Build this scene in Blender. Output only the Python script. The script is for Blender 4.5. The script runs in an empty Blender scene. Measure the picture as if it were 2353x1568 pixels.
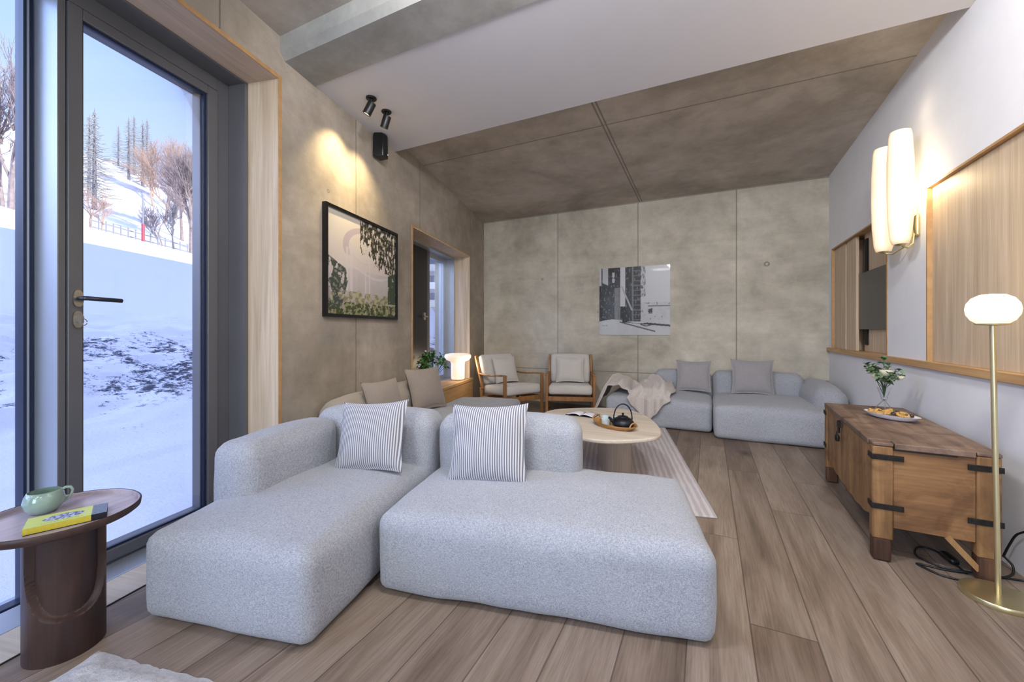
import bpy, bmesh, math, random
from mathutils import Vector, Matrix, noise
random.seed(7)
C = bpy.context.scene.collection
R = math.radians
H = 1.03                       # camera height
TH = R(25.94); TL = R(13.59); A = TH-TL      # A = turn of the window-wall frame in the room frame
XL = -1.898; XR = 1.186; YB = 5.447
def Lw(x, y, z=0.):            # window-wall frame -> room frame
    return (math.cos(A)*x-math.sin(A)*y, math.sin(A)*x+math.cos(A)*y, z)

# ------------------------------------------------------------------ materials
def newmat(name):
    m = bpy.data.materials.new(name); m.use_nodes = True
    nt = m.node_tree; nt.nodes.clear()
    o = nt.nodes.new('ShaderNodeOutputMaterial')
    return m, nt, o
def N(nt, t, **k):
    n = nt.nodes.new(t)
    for a, b in k.items():
        if a.startswith('i_'):
            key = a[2:].replace('_', ' ')
            n.inputs[key].default_value = b
        else: setattr(n, a, b)
    return n
def L_(nt, a, b): nt.links.new(a, b)
def rgb(h):
    h = h.lstrip('#'); v = [int(h[i:i+2], 16)/255 for i in (0, 2, 4)]
    return tuple([(c/12.92 if c <= .04045 else ((c+.055)/1.055)**2.4) for c in v]+[1.])
def ramp(nt, fac, stops, interp='LINEAR'):
    r = N(nt, 'ShaderNodeValToRGB'); cr = r.color_ramp; cr.interpolation = interp
    while len(cr.elements) < len(stops): cr.elements.new(.5)
    for e, (p, c) in zip(cr.elements, stops): e.position = p; e.color = c if len(c) == 4 else (*c, 1)
    L_(nt, fac, r.inputs[0]); return r
def coords(nt, scale=(1, 1, 1), rot=(0, 0, 0), loc=(0, 0, 0), kind='Object'):
    tc = N(nt, 'ShaderNodeTexCoord'); mp = N(nt, 'ShaderNodeMapping')
    mp.inputs['Scale'].default_value = scale; mp.inputs['Rotation'].default_value = rot; mp.inputs['Location'].default_value = loc
    L_(nt, tc.outputs[kind], mp.inputs[0]); return mp.outputs[0]
def noiseN(nt, vec, sc, det=4, rough=.55, dist=0.):
    n = N(nt, 'ShaderNodeTexNoise'); n.inputs['Scale'].default_value = sc; n.inputs['Detail'].default_value = det
    n.inputs['Roughness'].default_value = rough; n.inputs['Distortion'].default_value = dist
    if vec is not None: L_(nt, vec, n.inputs['Vector'])
    return n.outputs['Fac']
def mixc(nt, fac, a, b, mode='MIX'):
    m = N(nt, 'ShaderNodeMix', data_type='RGBA', blend_type=mode)
    for s, v in ((m.inputs['Factor'], fac), (m.inputs[6], a), (m.inputs[7], b)):
        if hasattr(v, 'is_linked') or isinstance(v, bpy.types.NodeSocket): L_(nt, v, s)
        else: s.default_value = v
    return m.outputs[2]
def math_(nt, op, a, b=0., c=0.):
    m = N(nt, 'ShaderNodeMath', operation=op)
    for i, v in enumerate((a, b, c)):
        if isinstance(v, bpy.types.NodeSocket): L_(nt, v, m.inputs[i])
        else: m.inputs[i].default_value = v
    return m.outputs[0]
def bsdf(nt, o, col=None, rough=.5, metal=0., spec=.5, bump=None, bstr=.2, bdist=.01, **k):
    b = N(nt, 'ShaderNodeBsdfPrincipled')
    b.inputs['Metallic'].default_value = metal; b.inputs['Specular IOR Level'].default_value = spec
    if isinstance(rough, bpy.types.NodeSocket): L_(nt, rough, b.inputs['Roughness'])
    else: b.inputs['Roughness'].default_value = rough
    if isinstance(col, bpy.types.NodeSocket): L_(nt, col, b.inputs['Base Color'])
    elif col: b.inputs['Base Color'].default_value = col
    for a, v in k.items(): b.inputs[a.replace('_', ' ')].default_value = v
    if bump is not None:
        bp = N(nt, 'ShaderNodeBump'); bp.inputs['Strength'].default_value = bstr; bp.inputs['Distance'].default_value = bdist
        L_(nt, bump, bp.inputs['Height']); L_(nt, bp.outputs[0], b.inputs['Normal'])
    L_(nt, b.outputs[0], o.inputs[0]); return b
def plain(name, col, rough=.5, metal=0., spec=.5, nsc=40, amt=.06, bstr=.05, **k):
    m, nt, o = newmat(name); v = coords(nt); f = noiseN(nt, v, nsc, 3)
    c = rgb(col) if isinstance(col, str) else col
    lo = tuple(x*(1-amt) for x in c[:3])+(1,); hi = tuple(min(1, x*(1+amt)) for x in c[:3])+(1,)
    r = ramp(nt, f, [(.3, lo), (.7, hi)])
    bsdf(nt, o, r.outputs[0], rough, metal, spec, f, bstr, .002, **k); return m
def wood(name, c1, c2, c3, axis=2, sc=1., rough=.55, spec=.35, ring=9., bstr=.12, dark=.0):
    m, nt, o = newmat(name)
    s = [ring*1.6*sc]*3; s[axis] = 1.1*sc
    v = coords(nt, tuple(s)); n1 = noiseN(nt, v, 1.0, 5, .6, .6)
    s2 = [90*sc]*3; s2[axis] = 2.2*sc
    n2 = noiseN(nt, coords(nt, tuple(s2)), 1.0, 3, .7)
    r = ramp(nt, n1, [(.28, rgb(c1)), (.5, rgb(c2)), (.72, rgb(c3))])
    r2 = ramp(nt, n2, [(.3, (.78, .76, .74, 1)), (.6, (1, 1, 1, 1))])
    col = mixc(nt, .8, r.outputs[0], r2.outputs[0], 'MULTIPLY')
    if dark > 0:
        n3 = noiseN(nt, coords(nt, (4, 4, 4)), 1.5, 4, .6, 1.)
        r3 = ramp(nt, n3, [(.3, (.45, .4, .36, 1)), (.52, (1, 1, 1, 1))])
        col = mixc(nt, dark, col, r3.outputs[0], 'MULTIPLY')
    bsdf(nt, o, col, rough, 0, spec, n2, bstr, .002); return m
def concrete(name, base, joints_x=(), joints_y=(), joints_z=(), stain=.35, warm=1., jw=.006, knots=()):
    m, nt, o = newmat(name)
    v = coords(nt)
    n1 = noiseN(nt, v, .9, 6, .62, .5); n2 = noiseN(nt, v, 5., 6, .7); n3 = noiseN(nt, v, 60., 3, .6)
    nst = noiseN(nt, coords(nt, (.5, .5, 2.6)), 1.7, 6, .65, .8)
    b = rgb(base)[:3]
    lo = (b[0]*.62, b[1]*.61, b[2]*.60, 1); mid = (b[0], b[1], b[2], 1); hi = (min(b[0]*1.35, 1), min(b[1]*1.37, 1), min(b[2]*1.42, 1), 1)
    r = ramp(nt, n1, [(.25, lo), (.5, mid), (.75, hi)])
    r2 = ramp(nt, n2, [(.32, (.76, .76, .76, 1)), (.68, (1.1, 1.1, 1.1, 1))])
    col = mixc(nt, .8, r.outputs[0], r2.outputs[0], 'MULTIPLY')
    r3 = ramp(nt, nst, [(.3, (.72, .70, .66, 1)), (.55, (1, 1, 1, 1))])
    col = mixc(nt, stain, col, r3.outputs[0], 'MULTIPLY')
    sep = N(nt, 'ShaderNodeSeparateXYZ'); L_(nt, v, sep.inputs[0])
    wob = math_(nt, 'MULTIPLY', math_(nt, 'SUBTRACT', n2, .5), .006)
    hgt = math_(nt, 'MULTIPLY', n3, .3); mask = None
    for ax, js in ((0, joints_x), (1, joints_y), (2, joints_z)):
        for j in js:
            lo_, hi_ = -99, 99
            jj = j
            d = math_(nt, 'ABSOLUTE', math_(nt, 'ADD', math_(nt, 'SUBTRACT', sep.outputs[ax], jj), wob))
            mk = math_(nt, 'LESS_THAN', d, jw*.5)
            mask = mk if mask is None else math_(nt, 'MAXIMUM', mask, mk)
    # pin holes of the shuttering
    for (ax, kx, kz, kr) in knots:
        dx = math_(nt, 'SUBTRACT', sep.outputs[ax], kx); dz = math_(nt, 'SUBTRACT', sep.outputs[2], kz)
        d = math_(nt, 'SQRT', math_(nt, 'ADD', math_(nt, 'MULTIPLY', dx, dx), math_(nt, 'MULTIPLY', dz, dz)))
        ring = math_(nt, 'LESS_THAN', math_(nt, 'ABSOLUTE', math_(nt, 'SUBTRACT', d, kr)), kr*.35)
        mask = ring if mask is None else math_(nt, 'MAXIMUM', mask, ring)
    if mask is not None:
        col = mixc(nt, math_(nt, 'MULTIPLY', mask, .7), col, (b[0]*.32, b[1]*.32, b[2]*.33, 1))
        hgt = math_(nt, 'SUBTRACT', hgt, math_(nt, 'MULTIPLY', mask, 2.))
    bsdf(nt, o, col, .72, 0, .3, hgt, .25, .002); return m

def fabric(name, c1, c2, sc=420, bstr=.5, big=.08, sheen=.2):
    m, nt, o = newmat(name)
    v = coords(nt)
    s1 = noiseN(nt, coords(nt, (sc*.25, sc*1., sc*.9)), 1., 2, .6); s2 = noiseN(nt, coords(nt, (sc*1., sc*.25, sc*.3)), 1., 2, .6)
    mel = math_(nt, 'MULTIPLY', math_(nt, 'ADD', s1, s2), .5)
    n = noiseN(nt, v, 3.5, 4, .6)
    r = ramp(nt, mel, [(.36, rgb(c1)), (.62, rgb(c2))])
    r2 = ramp(nt, n, [(.3, (1-big, 1-big, 1-big, 1)), (.7, (1, 1, 1, 1))])
    col = mixc(nt, 1., r.outputs[0], r2.outputs[0], 'MULTIPLY')
    hh = math_(nt, 'ADD', mel, math_(nt, 'MULTIPLY', noiseN(nt, v, 9., 4, .6), 2.))
    b = bsdf(nt, o, col, .92, 0, .15, hh, bstr, .003)
    b.inputs['Sheen Weight'].default_value = sheen; return m
def striped(name, c1, c2, freq, axis=0):
    m, nt, o = newmat(name)
    sep = N(nt, 'ShaderNodeSeparateXYZ'); L_(nt, coords(nt), sep.inputs[0])
    w = math_(nt, 'SINE', math_(nt, 'MULTIPLY', sep.outputs[axis], 2*math.pi*freq))
    r = ramp(nt, math_(nt, 'ADD', math_(nt, 'MULTIPLY', w, .5), .5), [(.38, rgb(c1)), (.62, rgb(c2))])
    wv = noiseN(nt, coords(nt, (300, 300, 300)), 1., 2)
    r2 = ramp(nt, wv, [(.3, (.88, .88, .88, 1)), (.7, (1, 1, 1, 1))])
    bsdf(nt, o, mixc(nt, 1., r.outputs[0], r2.outputs[0], 'MULTIPLY'), .92, 0, .15, math_(nt, 'ADD', w, wv), .35, .002); return m
def glow(name, col, st, edge=None):
    m, nt, o = newmat(name)
    b = bsdf(nt, o, (.80, .72, .58, 1), .25, 0, .5)
    e = rgb(col)
    if edge:
        lw = N(nt, 'ShaderNodeLayerWeight'); lw.inputs[0].default_value = .35
        n = noiseN(nt, coords(nt, (1, 1, 1.2)), 3.5, 1, .5)
        r = ramp(nt, math_(nt, 'ADD', math_(nt, 'MULTIPLY', n, .55), math_(nt, 'MULTIPLY', lw.outputs['Facing'], .35)), [(.25, e), (.62, rgb(edge))])
        L_(nt, r.outputs[0], b.inputs['Emission Color'])
    else: b.inputs['Emission Color'].default_value = e
    b.inputs['Emission Strength'].default_value = st; return m
def pane_mat(name, tint=(1, 1, 1, 1)):
    m, nt, o = newmat(name)
    tr = N(nt, 'ShaderNodeBsdfTransparent'); tr.inputs[0].default_value = tint
    gl = N(nt, 'ShaderNodeBsdfGlossy'); gl.inputs['Roughness'].default_value = 0.
    fr = N(nt, 'ShaderNodeFresnel'); fr.inputs[0].default_value = 1.45
    mx = N(nt, 'ShaderNodeMixShader'); L_(nt, math_(nt, 'MULTIPLY', fr.outputs[0], .6), mx.inputs[0])
    L_(nt, tr.outputs[0], mx.inputs[1]); L_(nt, gl.outputs[0], mx.inputs[2]); L_(nt, mx.outputs[0], o.inputs[0]); return m
def vcol(name, rough=.4, spec=.3, coat=0.):
    m, nt, o = newmat(name)
    a = N(nt, 'ShaderNodeVertexColor'); a.layer_name = 'Col'
    b = bsdf(nt, o, a.outputs[0], rough, 0, spec)
    b.inputs['Coat Weight'].default_value = coat; b.inputs['Coat Roughness'].default_value = .03; return m

def floor_mat():
    m, nt, o = newmat('oak_planks')
    tc = N(nt, 'ShaderNodeTexCoord'); sep = N(nt, 'ShaderNodeSeparateXYZ'); L_(nt, tc.outputs['Object'], sep.inputs[0])
    PW = .195
    u = math_(nt, 'DIVIDE', math_(nt, 'SUBTRACT', sep.outputs[0], .133-PW*40), PW)
    idx = math_(nt, 'FLOOR', u); fr = math_(nt, 'FRACT', u)
    wn = N(nt, 'ShaderNodeTexWhiteNoise', noise_dimensions='1D'); L_(nt, idx, wn.inputs['W'])
    v = math_(nt, 'ADD', math_(nt, 'DIVIDE', sep.outputs[1], 1.75), math_(nt, 'MULTIPLY', wn.outputs[0], 7.3))
    idy = math_(nt, 'FLOOR', v); fy = math_(nt, 'FRACT', v)
    pid = math_(nt, 'ADD', math_(nt, 'MULTIPLY', idx, 17.37), math_(nt, 'MULTIPLY', idy, 3.71))
    wp = N(nt, 'ShaderNodeTexWhiteNoise', noise_dimensions='1D'); L_(nt, pid, wp.inputs['W'])
    cmb = N(nt, 'ShaderNodeCombineXYZ')
    L_(nt, math_(nt, 'MULTIPLY', sep.outputs[0], 9.), cmb.inputs[0]); L_(nt, math_(nt, 'MULTIPLY', sep.outputs[1], 1.1), cmb.inputs[1])
    L_(nt, math_(nt, 'MULTIPLY', wp.outputs[0], 50.), cmb.inputs[2])
    n1 = noiseN(nt, cmb.outputs[0], 1., 5, .6, .9)
    cm2 = N(nt, 'ShaderNodeCombineXYZ')
    L_(nt, math_(nt, 'MULTIPLY', sep.outputs[0], 140.), cm2.inputs[0]); L_(nt, math_(nt, 'MULTIPLY', sep.outputs[1], 5.), cm2.inputs[1]); L_(nt, wp.outputs[0], cm2.inputs[2])
    n2 = noiseN(nt, cm2.outputs[0], 1., 3, .7)
    r = ramp(nt, n1, [(.25, rgb('66574a')), (.5, rgb('867668')), (.75, rgb('9a8c7e'))])
    tone = ramp(nt, wp.outputs[0], [(0, (.80, .76, .72, 1)), (.5, (.97, .96, .95, 1)), (1, (1.12, 1.12, 1.12, 1))])
    col = mixc(nt, 1., r.outputs[0], tone.outputs[0], 'MULTIPLY')
    r2 = ramp(nt, n2, [(.3, (.70, .68, .66, 1)), (.6, (1, 1, 1, 1))])
    col = mixc(nt, .9, col, r2.outputs[0], 'MULTIPLY')
    # knots and splits
    vor = N(nt, 'ShaderNodeTexVoronoi'); vor.inputs['Scale'].default_value = 1.
    L_(nt, coords(nt, (2.6, 1.5, 1)), vor.inputs['Vector'])
    kd = ramp(nt, math_(nt, 'ADD', vor.outputs['Distance'], math_(nt, 'MULTIPLY', n2, .03)), [(.035, (.16, .11, .08, 1)), (.075, (.62, .52, .44, 1)), (.2, (1, 1, 1, 1))])
    col = mixc(nt, .9, col, kd.outputs[0], 'MULTIPLY')
    g1 = math_(nt, 'LESS_THAN', math_(nt, 'MINIMUM', fr, math_(nt, 'SUBTRACT', 1., fr)), .012)
    g2 = math_(nt, 'LESS_THAN', math_(nt, 'MINIMUM', fy, math_(nt, 'SUBTRACT', 1., fy)), .0013)
    g = math_(nt, 'MAXIMUM', g1, g2)
    col = mixc(nt, math_(nt, 'MULTIPLY', g, .65), col, rgb('3c3129'))
    hgt = math_(nt, 'SUBTRACT', math_(nt, 'MULTIPLY', n2, .4), math_(nt, 'MULTIPLY', g, 2.))
    rr = ramp(nt, n1, [(.3, (.42,)*3+(1,)), (.7, (.55,)*3+(1,))])
    bsdf(nt, o, col, rr.outputs[0], 0, .4, hgt, .25, .0015); return m

def snow_mat():
    m, nt, o = newmat('snow')
    v = coords(nt); sep = N(nt, 'ShaderNodeSeparateXYZ'); L_(nt, v, sep.inputs[0])
    d = math_(nt, 'SUBTRACT', -2.4, sep.outputs[0])
    band = ramp(nt, math_(nt, 'DIVIDE', d, 20.), [(.07, (0, 0, 0)), (.14, (.86,)*3), (.27, (1, 1, 1)), (.38, (.86,)*3), (.47, (0, 0, 0))])
    n = noiseN(nt, coords(nt, (1, 1, 2.4)), 8.5, 8, .8, .3)
    nb = noiseN(nt, v, .9, 3, .6)
    thr = math_(nt, 'MULTIPLY', band.outputs[0], math_(nt, 'ADD', math_(nt, 'MULTIPLY', nb, .9), math_(nt, 'MULTIPLY', n, 1.)))
    dirt = ramp(nt, thr, [(.93, (0, 0, 0)), (1.0, (1, 1, 1))])
    # scrub and bare earth on the far hill
    far = ramp(nt, math_(nt, 'DIVIDE', d, 200.), [(.14, (0, 0, 0)), (.25, (1, 1, 1))])
    nf = noiseN(nt, coords(nt, (.05, .05, .12)), 1.5, 7, .7)
    scrub = ramp(nt, math_(nt, 'MULTIPLY', far.outputs[0], nf), [(.5, (0, 0, 0)), (.62, (.8, .8, .8))])
    col = mixc(nt, math_(nt, 'MULTIPLY', dirt.outputs[0], .95), (.92, .90, .95, 1), rgb('2c3344'))
    col = mixc(nt, scrub.outputs[0], col, rgb('b39a7c'))
    bsdf(nt, o, col, .85, 0, .2, n, .5, .06); return m

M = dict(
    conc_left=concrete('concrete_left', 'a3988a', joints_y=(1.617, 2.733, 3.62+.19, 5.36), stain=.4, jw=.010, knots=((1, 3.24, 1.78, .012), (1, 2.42, 2.0, .01))),
    conc_back=concrete('concrete_back', 'b8b1a2', joints_x=(-1.922, -.82, .304), joints_z=(.478, 2.703), stain=.5, jw=.012, knots=((0, -2.161, 1.775, .014), (0, .61, 1.796, .022), (0, -1.35, 1.28, .01))),
    conc_ceil=concrete('concrete_ceiling', 'b3aa9e', joints_x=(-.80, -.77), joints_y=(3.4, ), stain=.6, jw=.014),
    conc_beam=concrete('concrete_beam', 'a3a29c', stain=.2),
    plaster=plain('white_plaster', 'e4e5e8', .85, nsc=8, amt=.02, bstr=.08),
    soffit=plain('white_soffit', 'cfced2', .85, nsc=8, amt=.01),
    floor=floor_mat(),
    oak=wood('oak_veneer', 'b7a287', 'c8b398', 'd6c4ab', 2, rough=.5, ring=14),
    oak_h=wood('oak_veneer_lintel', 'b7a18b', 'c4ae98', 'd0bba6', 1, rough=.5, ring=14),
    oak_y=wood('oak_veneer_long', 'b08a5e', 'c29a6a', 'cfab7e', 1, rough=.5, ring=14),
    oak_edge=plain('oak_edge', 'b0895c', .5, nsc=20, amt=.12),
    oak_pale=wood('pale_oak', 'b9ab98', 'c9bcaa', 'd2c7b8', 0, rough=.55, ring=6),
    oak_pil=wood('pale_oak_upright', 'a39584', 'b5a796', 'c1b5a5', 2, rough=.55, ring=10),
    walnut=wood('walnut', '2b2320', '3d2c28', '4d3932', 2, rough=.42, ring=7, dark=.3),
    walnut_sheen=wood('walnut_top_sheen', 'a0929a', 'b0a3aa', 'bfb2b8', 1, rough=.2, spec=.6, ring=7, bstr=.03),  # pale tones paint the window's reflection onto the walnut
    chest=wood('old_pine', '6b4a30', '845f3b', '9a754a', 0, rough=.6, ring=6, bstr=.5, dark=.85),
    chest_v=wood('old_pine_upright', '70502f', '8a6640', 'a17d50', 2, rough=.6, ring=7, bstr=.5, dark=.8),
    chest_top=wood('old_pine_lid', '5d4a3d', '7b6454', '98826f', 1, rough=.55, ring=6, bstr=.6, dark=.95),
    teak=wood('teak', '7a5230', '9a6c42', 'b08255', 2, rough=.45, ring=9),
    foot_dark=wood('worn_dark_foot', '2a1a12', '4a3122', '6b4a34', 2, rough=.7, ring=14, bstr=.5, dark=.6),
    iron=plain('black_iron', '26221f', .6, .6, nsc=60, amt=.4, bstr=.4),
    frame_metal=plain('anthracite_metal', '656568', .38, .25, nsc=5, amt=.03),
    frame_light=plain('anodised_metal', 'b4bac2', .42, .7, nsc=5, amt=.02),
    gasket=plain('gasket', '16233f', .4, 0, nsc=20),
    black=plain('black_plastic', '0d0d0e', .4, nsc=80, amt=.2),
    black_frame=plain('black_frame', '0b0a0d', .35, nsc=60, amt=.2),
    cable=plain('black_cable', '141416', .5),
    screen=plain('dark_screen', '2e2f31', .28, 0, .5, nsc=6, amt=.04),
    slot=plain('slot_black', '080605', .8),
    chrome=plain('brushed_steel', 'b9b4aa', .25, .95, nsc=20, amt=.05),
    dark_steel=plain('dark_steel', '4b4d52', .25, .9, nsc=20, amt=.05),
    brass=plain('brass', 'd6c99c', .32, .92, nsc=10, amt=.06),
    sofa=fabric('grey_linen', '82858c', 'b6b8be', sc=520),
    sofa_dark=fabric('taupe_linen', '8b8378', '9f978b'),
    cush_taupe=fabric('taupe_cushion', '857a70', '978c82'),
    cush_mauve=fabric('mauve_cushion', '8e8a8c', 'a39fa0'),
    cush_cream=fabric('cream_cushion', 'bdb6ae', 'd2ccc5'),
    throw=fabric('beige_throw', 'b7aca4', 'd0c7c0', sc=260),
    stripe=striped('ticking_stripe', '777882', 'cbc8c7', 92),
    rug_grey=None, rug_white=None,
    pane=pane_mat('window_glass', (.97, .985, 1, 1)),
    vase_glass=None,
    shade=glow('lit_opal_shade', 'ffe9b8', .40, 'e0a24e'),
    globe=glow('lit_globe', 'fff1d6', .6),
    lamp_white=glow('lit_white_lamp', 'ffe9cc', .42),
    bulb=glow('lit_bulb', 'ffe3b0', 3.),
    snow=snow_mat(),
    ceramic_green=plain('celadon_glaze', '8fa79a', .12, 0, .6, nsc=18, amt=.18, Coat_Weight=.5),
    ceramic_white=plain('white_ceramic', 'dedee4', .2),
    leaf=plain('green_leaf', '5a9440', .5, nsc=30, amt=.35),
    leaf_dark=plain('dark_leaf', '37542c', .5, nsc=30, amt=.35),
    leaf_euc=plain('eucalyptus_leaf', '748c6c', .6, nsc=30, amt=.25),
    stem=plain('green_stem', '3c5236', .6),
    petal=plain('cream_petal', 'dfd8bf', .7, nsc=30, amt=.1),
    petal_w=plain('white_petal', 'e6e8ee', .7, nsc=30, amt=.05),
    cracker=plain('golden_cracker', 'b88f50', .7, nsc=60, amt=.35),
    olive_d=plain('dark_garnish', '3a2c20', .5, nsc=60, amt=.3),
    wicker=wood('wicker', '8a6238', 'a87c4a', 'c09560', 0, sc=6, rough=.7, ring=9, bstr=.5),
    iron_pot=plain('cast_iron', '11131b', .38, .3, nsc=90, amt=.2, bstr=.3),
    cup=plain('pale_cup', 'b9c6c4', .35, nsc=40, amt=.12),
    paper=plain('paper', 'd5d2d6', .7, nsc=10, amt=.04),
    book_cover=vcol('book_cover', .35), print1=vcol('print_matte', .5, .2), print2=vcol('print_gloss', .35, .3, .22),
    book_dark=plain('book_dark', '17141c', .5),
    pages=plain('book_pages', 'c9b93a', .6, nsc=100, amt=.1),
    bark=plain('frosty_bark', 'a4938c', .9, nsc=4, amt=.3),
    bark_d=plain('dark_bark', '777477', .9, nsc=4, amt=.3),
    twig_o=plain('orange_twigs', 'c0a28c', .9, nsc=4, amt=.2),
    larch=plain('larch', 'a3a19a', .9, nsc=3, amt=.3),
    facade=plain('pale_facade', 'ccd0d6', .8, nsc=.4, amt=.06),
    facade_wood=plain('chalet_wood', 'c4b6aa', .8, nsc=1, amt=.1),
    win_dark=plain('dark_window', '7888a0', .15),
    red=plain('red_post', 'c0505a', .5),
    grey_post=plain('grey_post', '9a9ca2', .6),
)
def rug_mat(name, c1, c2, sx, sy, mode):
    m, nt, o = newmat(name)
    v = coords(nt)
    if mode == 'weave':
        sep = N(nt, 'ShaderNodeSeparateXYZ'); L_(nt, v, sep.inputs[0])
        dash = noiseN(nt, coords(nt, (60, 5, 1)), 1., 3, .6)
        w = math_(nt, 'SINE', math_(nt, 'MULTIPLY', sep.outputs[0], 2*math.pi*sx))
        f = math_(nt, 'ADD', math_(nt, 'MULTIPLY', w, .22), dash)
        edge = math_(nt, 'GREATER_THAN', math_(nt, 'ABSOLUTE', math_(nt, 'SUBTRACT', sep.outputs[0], .555)), .02)
        r = ramp(nt, f, [(.42, rgb(c1)), (.6, rgb(c2))])
        bsdf(nt, o, r.outputs[0], .95, 0, .1, f, .6, .004)
    else:
        f = noiseN(nt, v, 55., 5, .75); g = noiseN(nt, v, 9., 4, .7)
        r = ramp(nt, math_(nt, 'ADD', math_(nt, 'MULTIPLY', f, .6), math_(nt, 'MULTIPLY', g, .4)), [(.35, rgb(c1)), (.6, rgb(c2))])
        bsdf(nt, o, r.outputs[0], .95, 0, .1, f, 1., .012)
    return m
M['rug_grey'] = rug_mat('striped_rug', 'b5aeb0', 'cac4c6', 26, 1, 'weave')
M['rug_white'] = rug_mat('white_pile', 'b9b6b6', 'dad8d8', 1, 1, 'pile')
def vg():
    m, nt, o = newmat('vase_glass')
    b = bsdf(nt, o, (.95, .98, 1, 1), .02, 0, .5); b.inputs['Transmission Weight'].default_value = 1.; b.inputs['IOR'].default_value = 1.3
    return m
M['vase_glass'] = vg()

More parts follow.
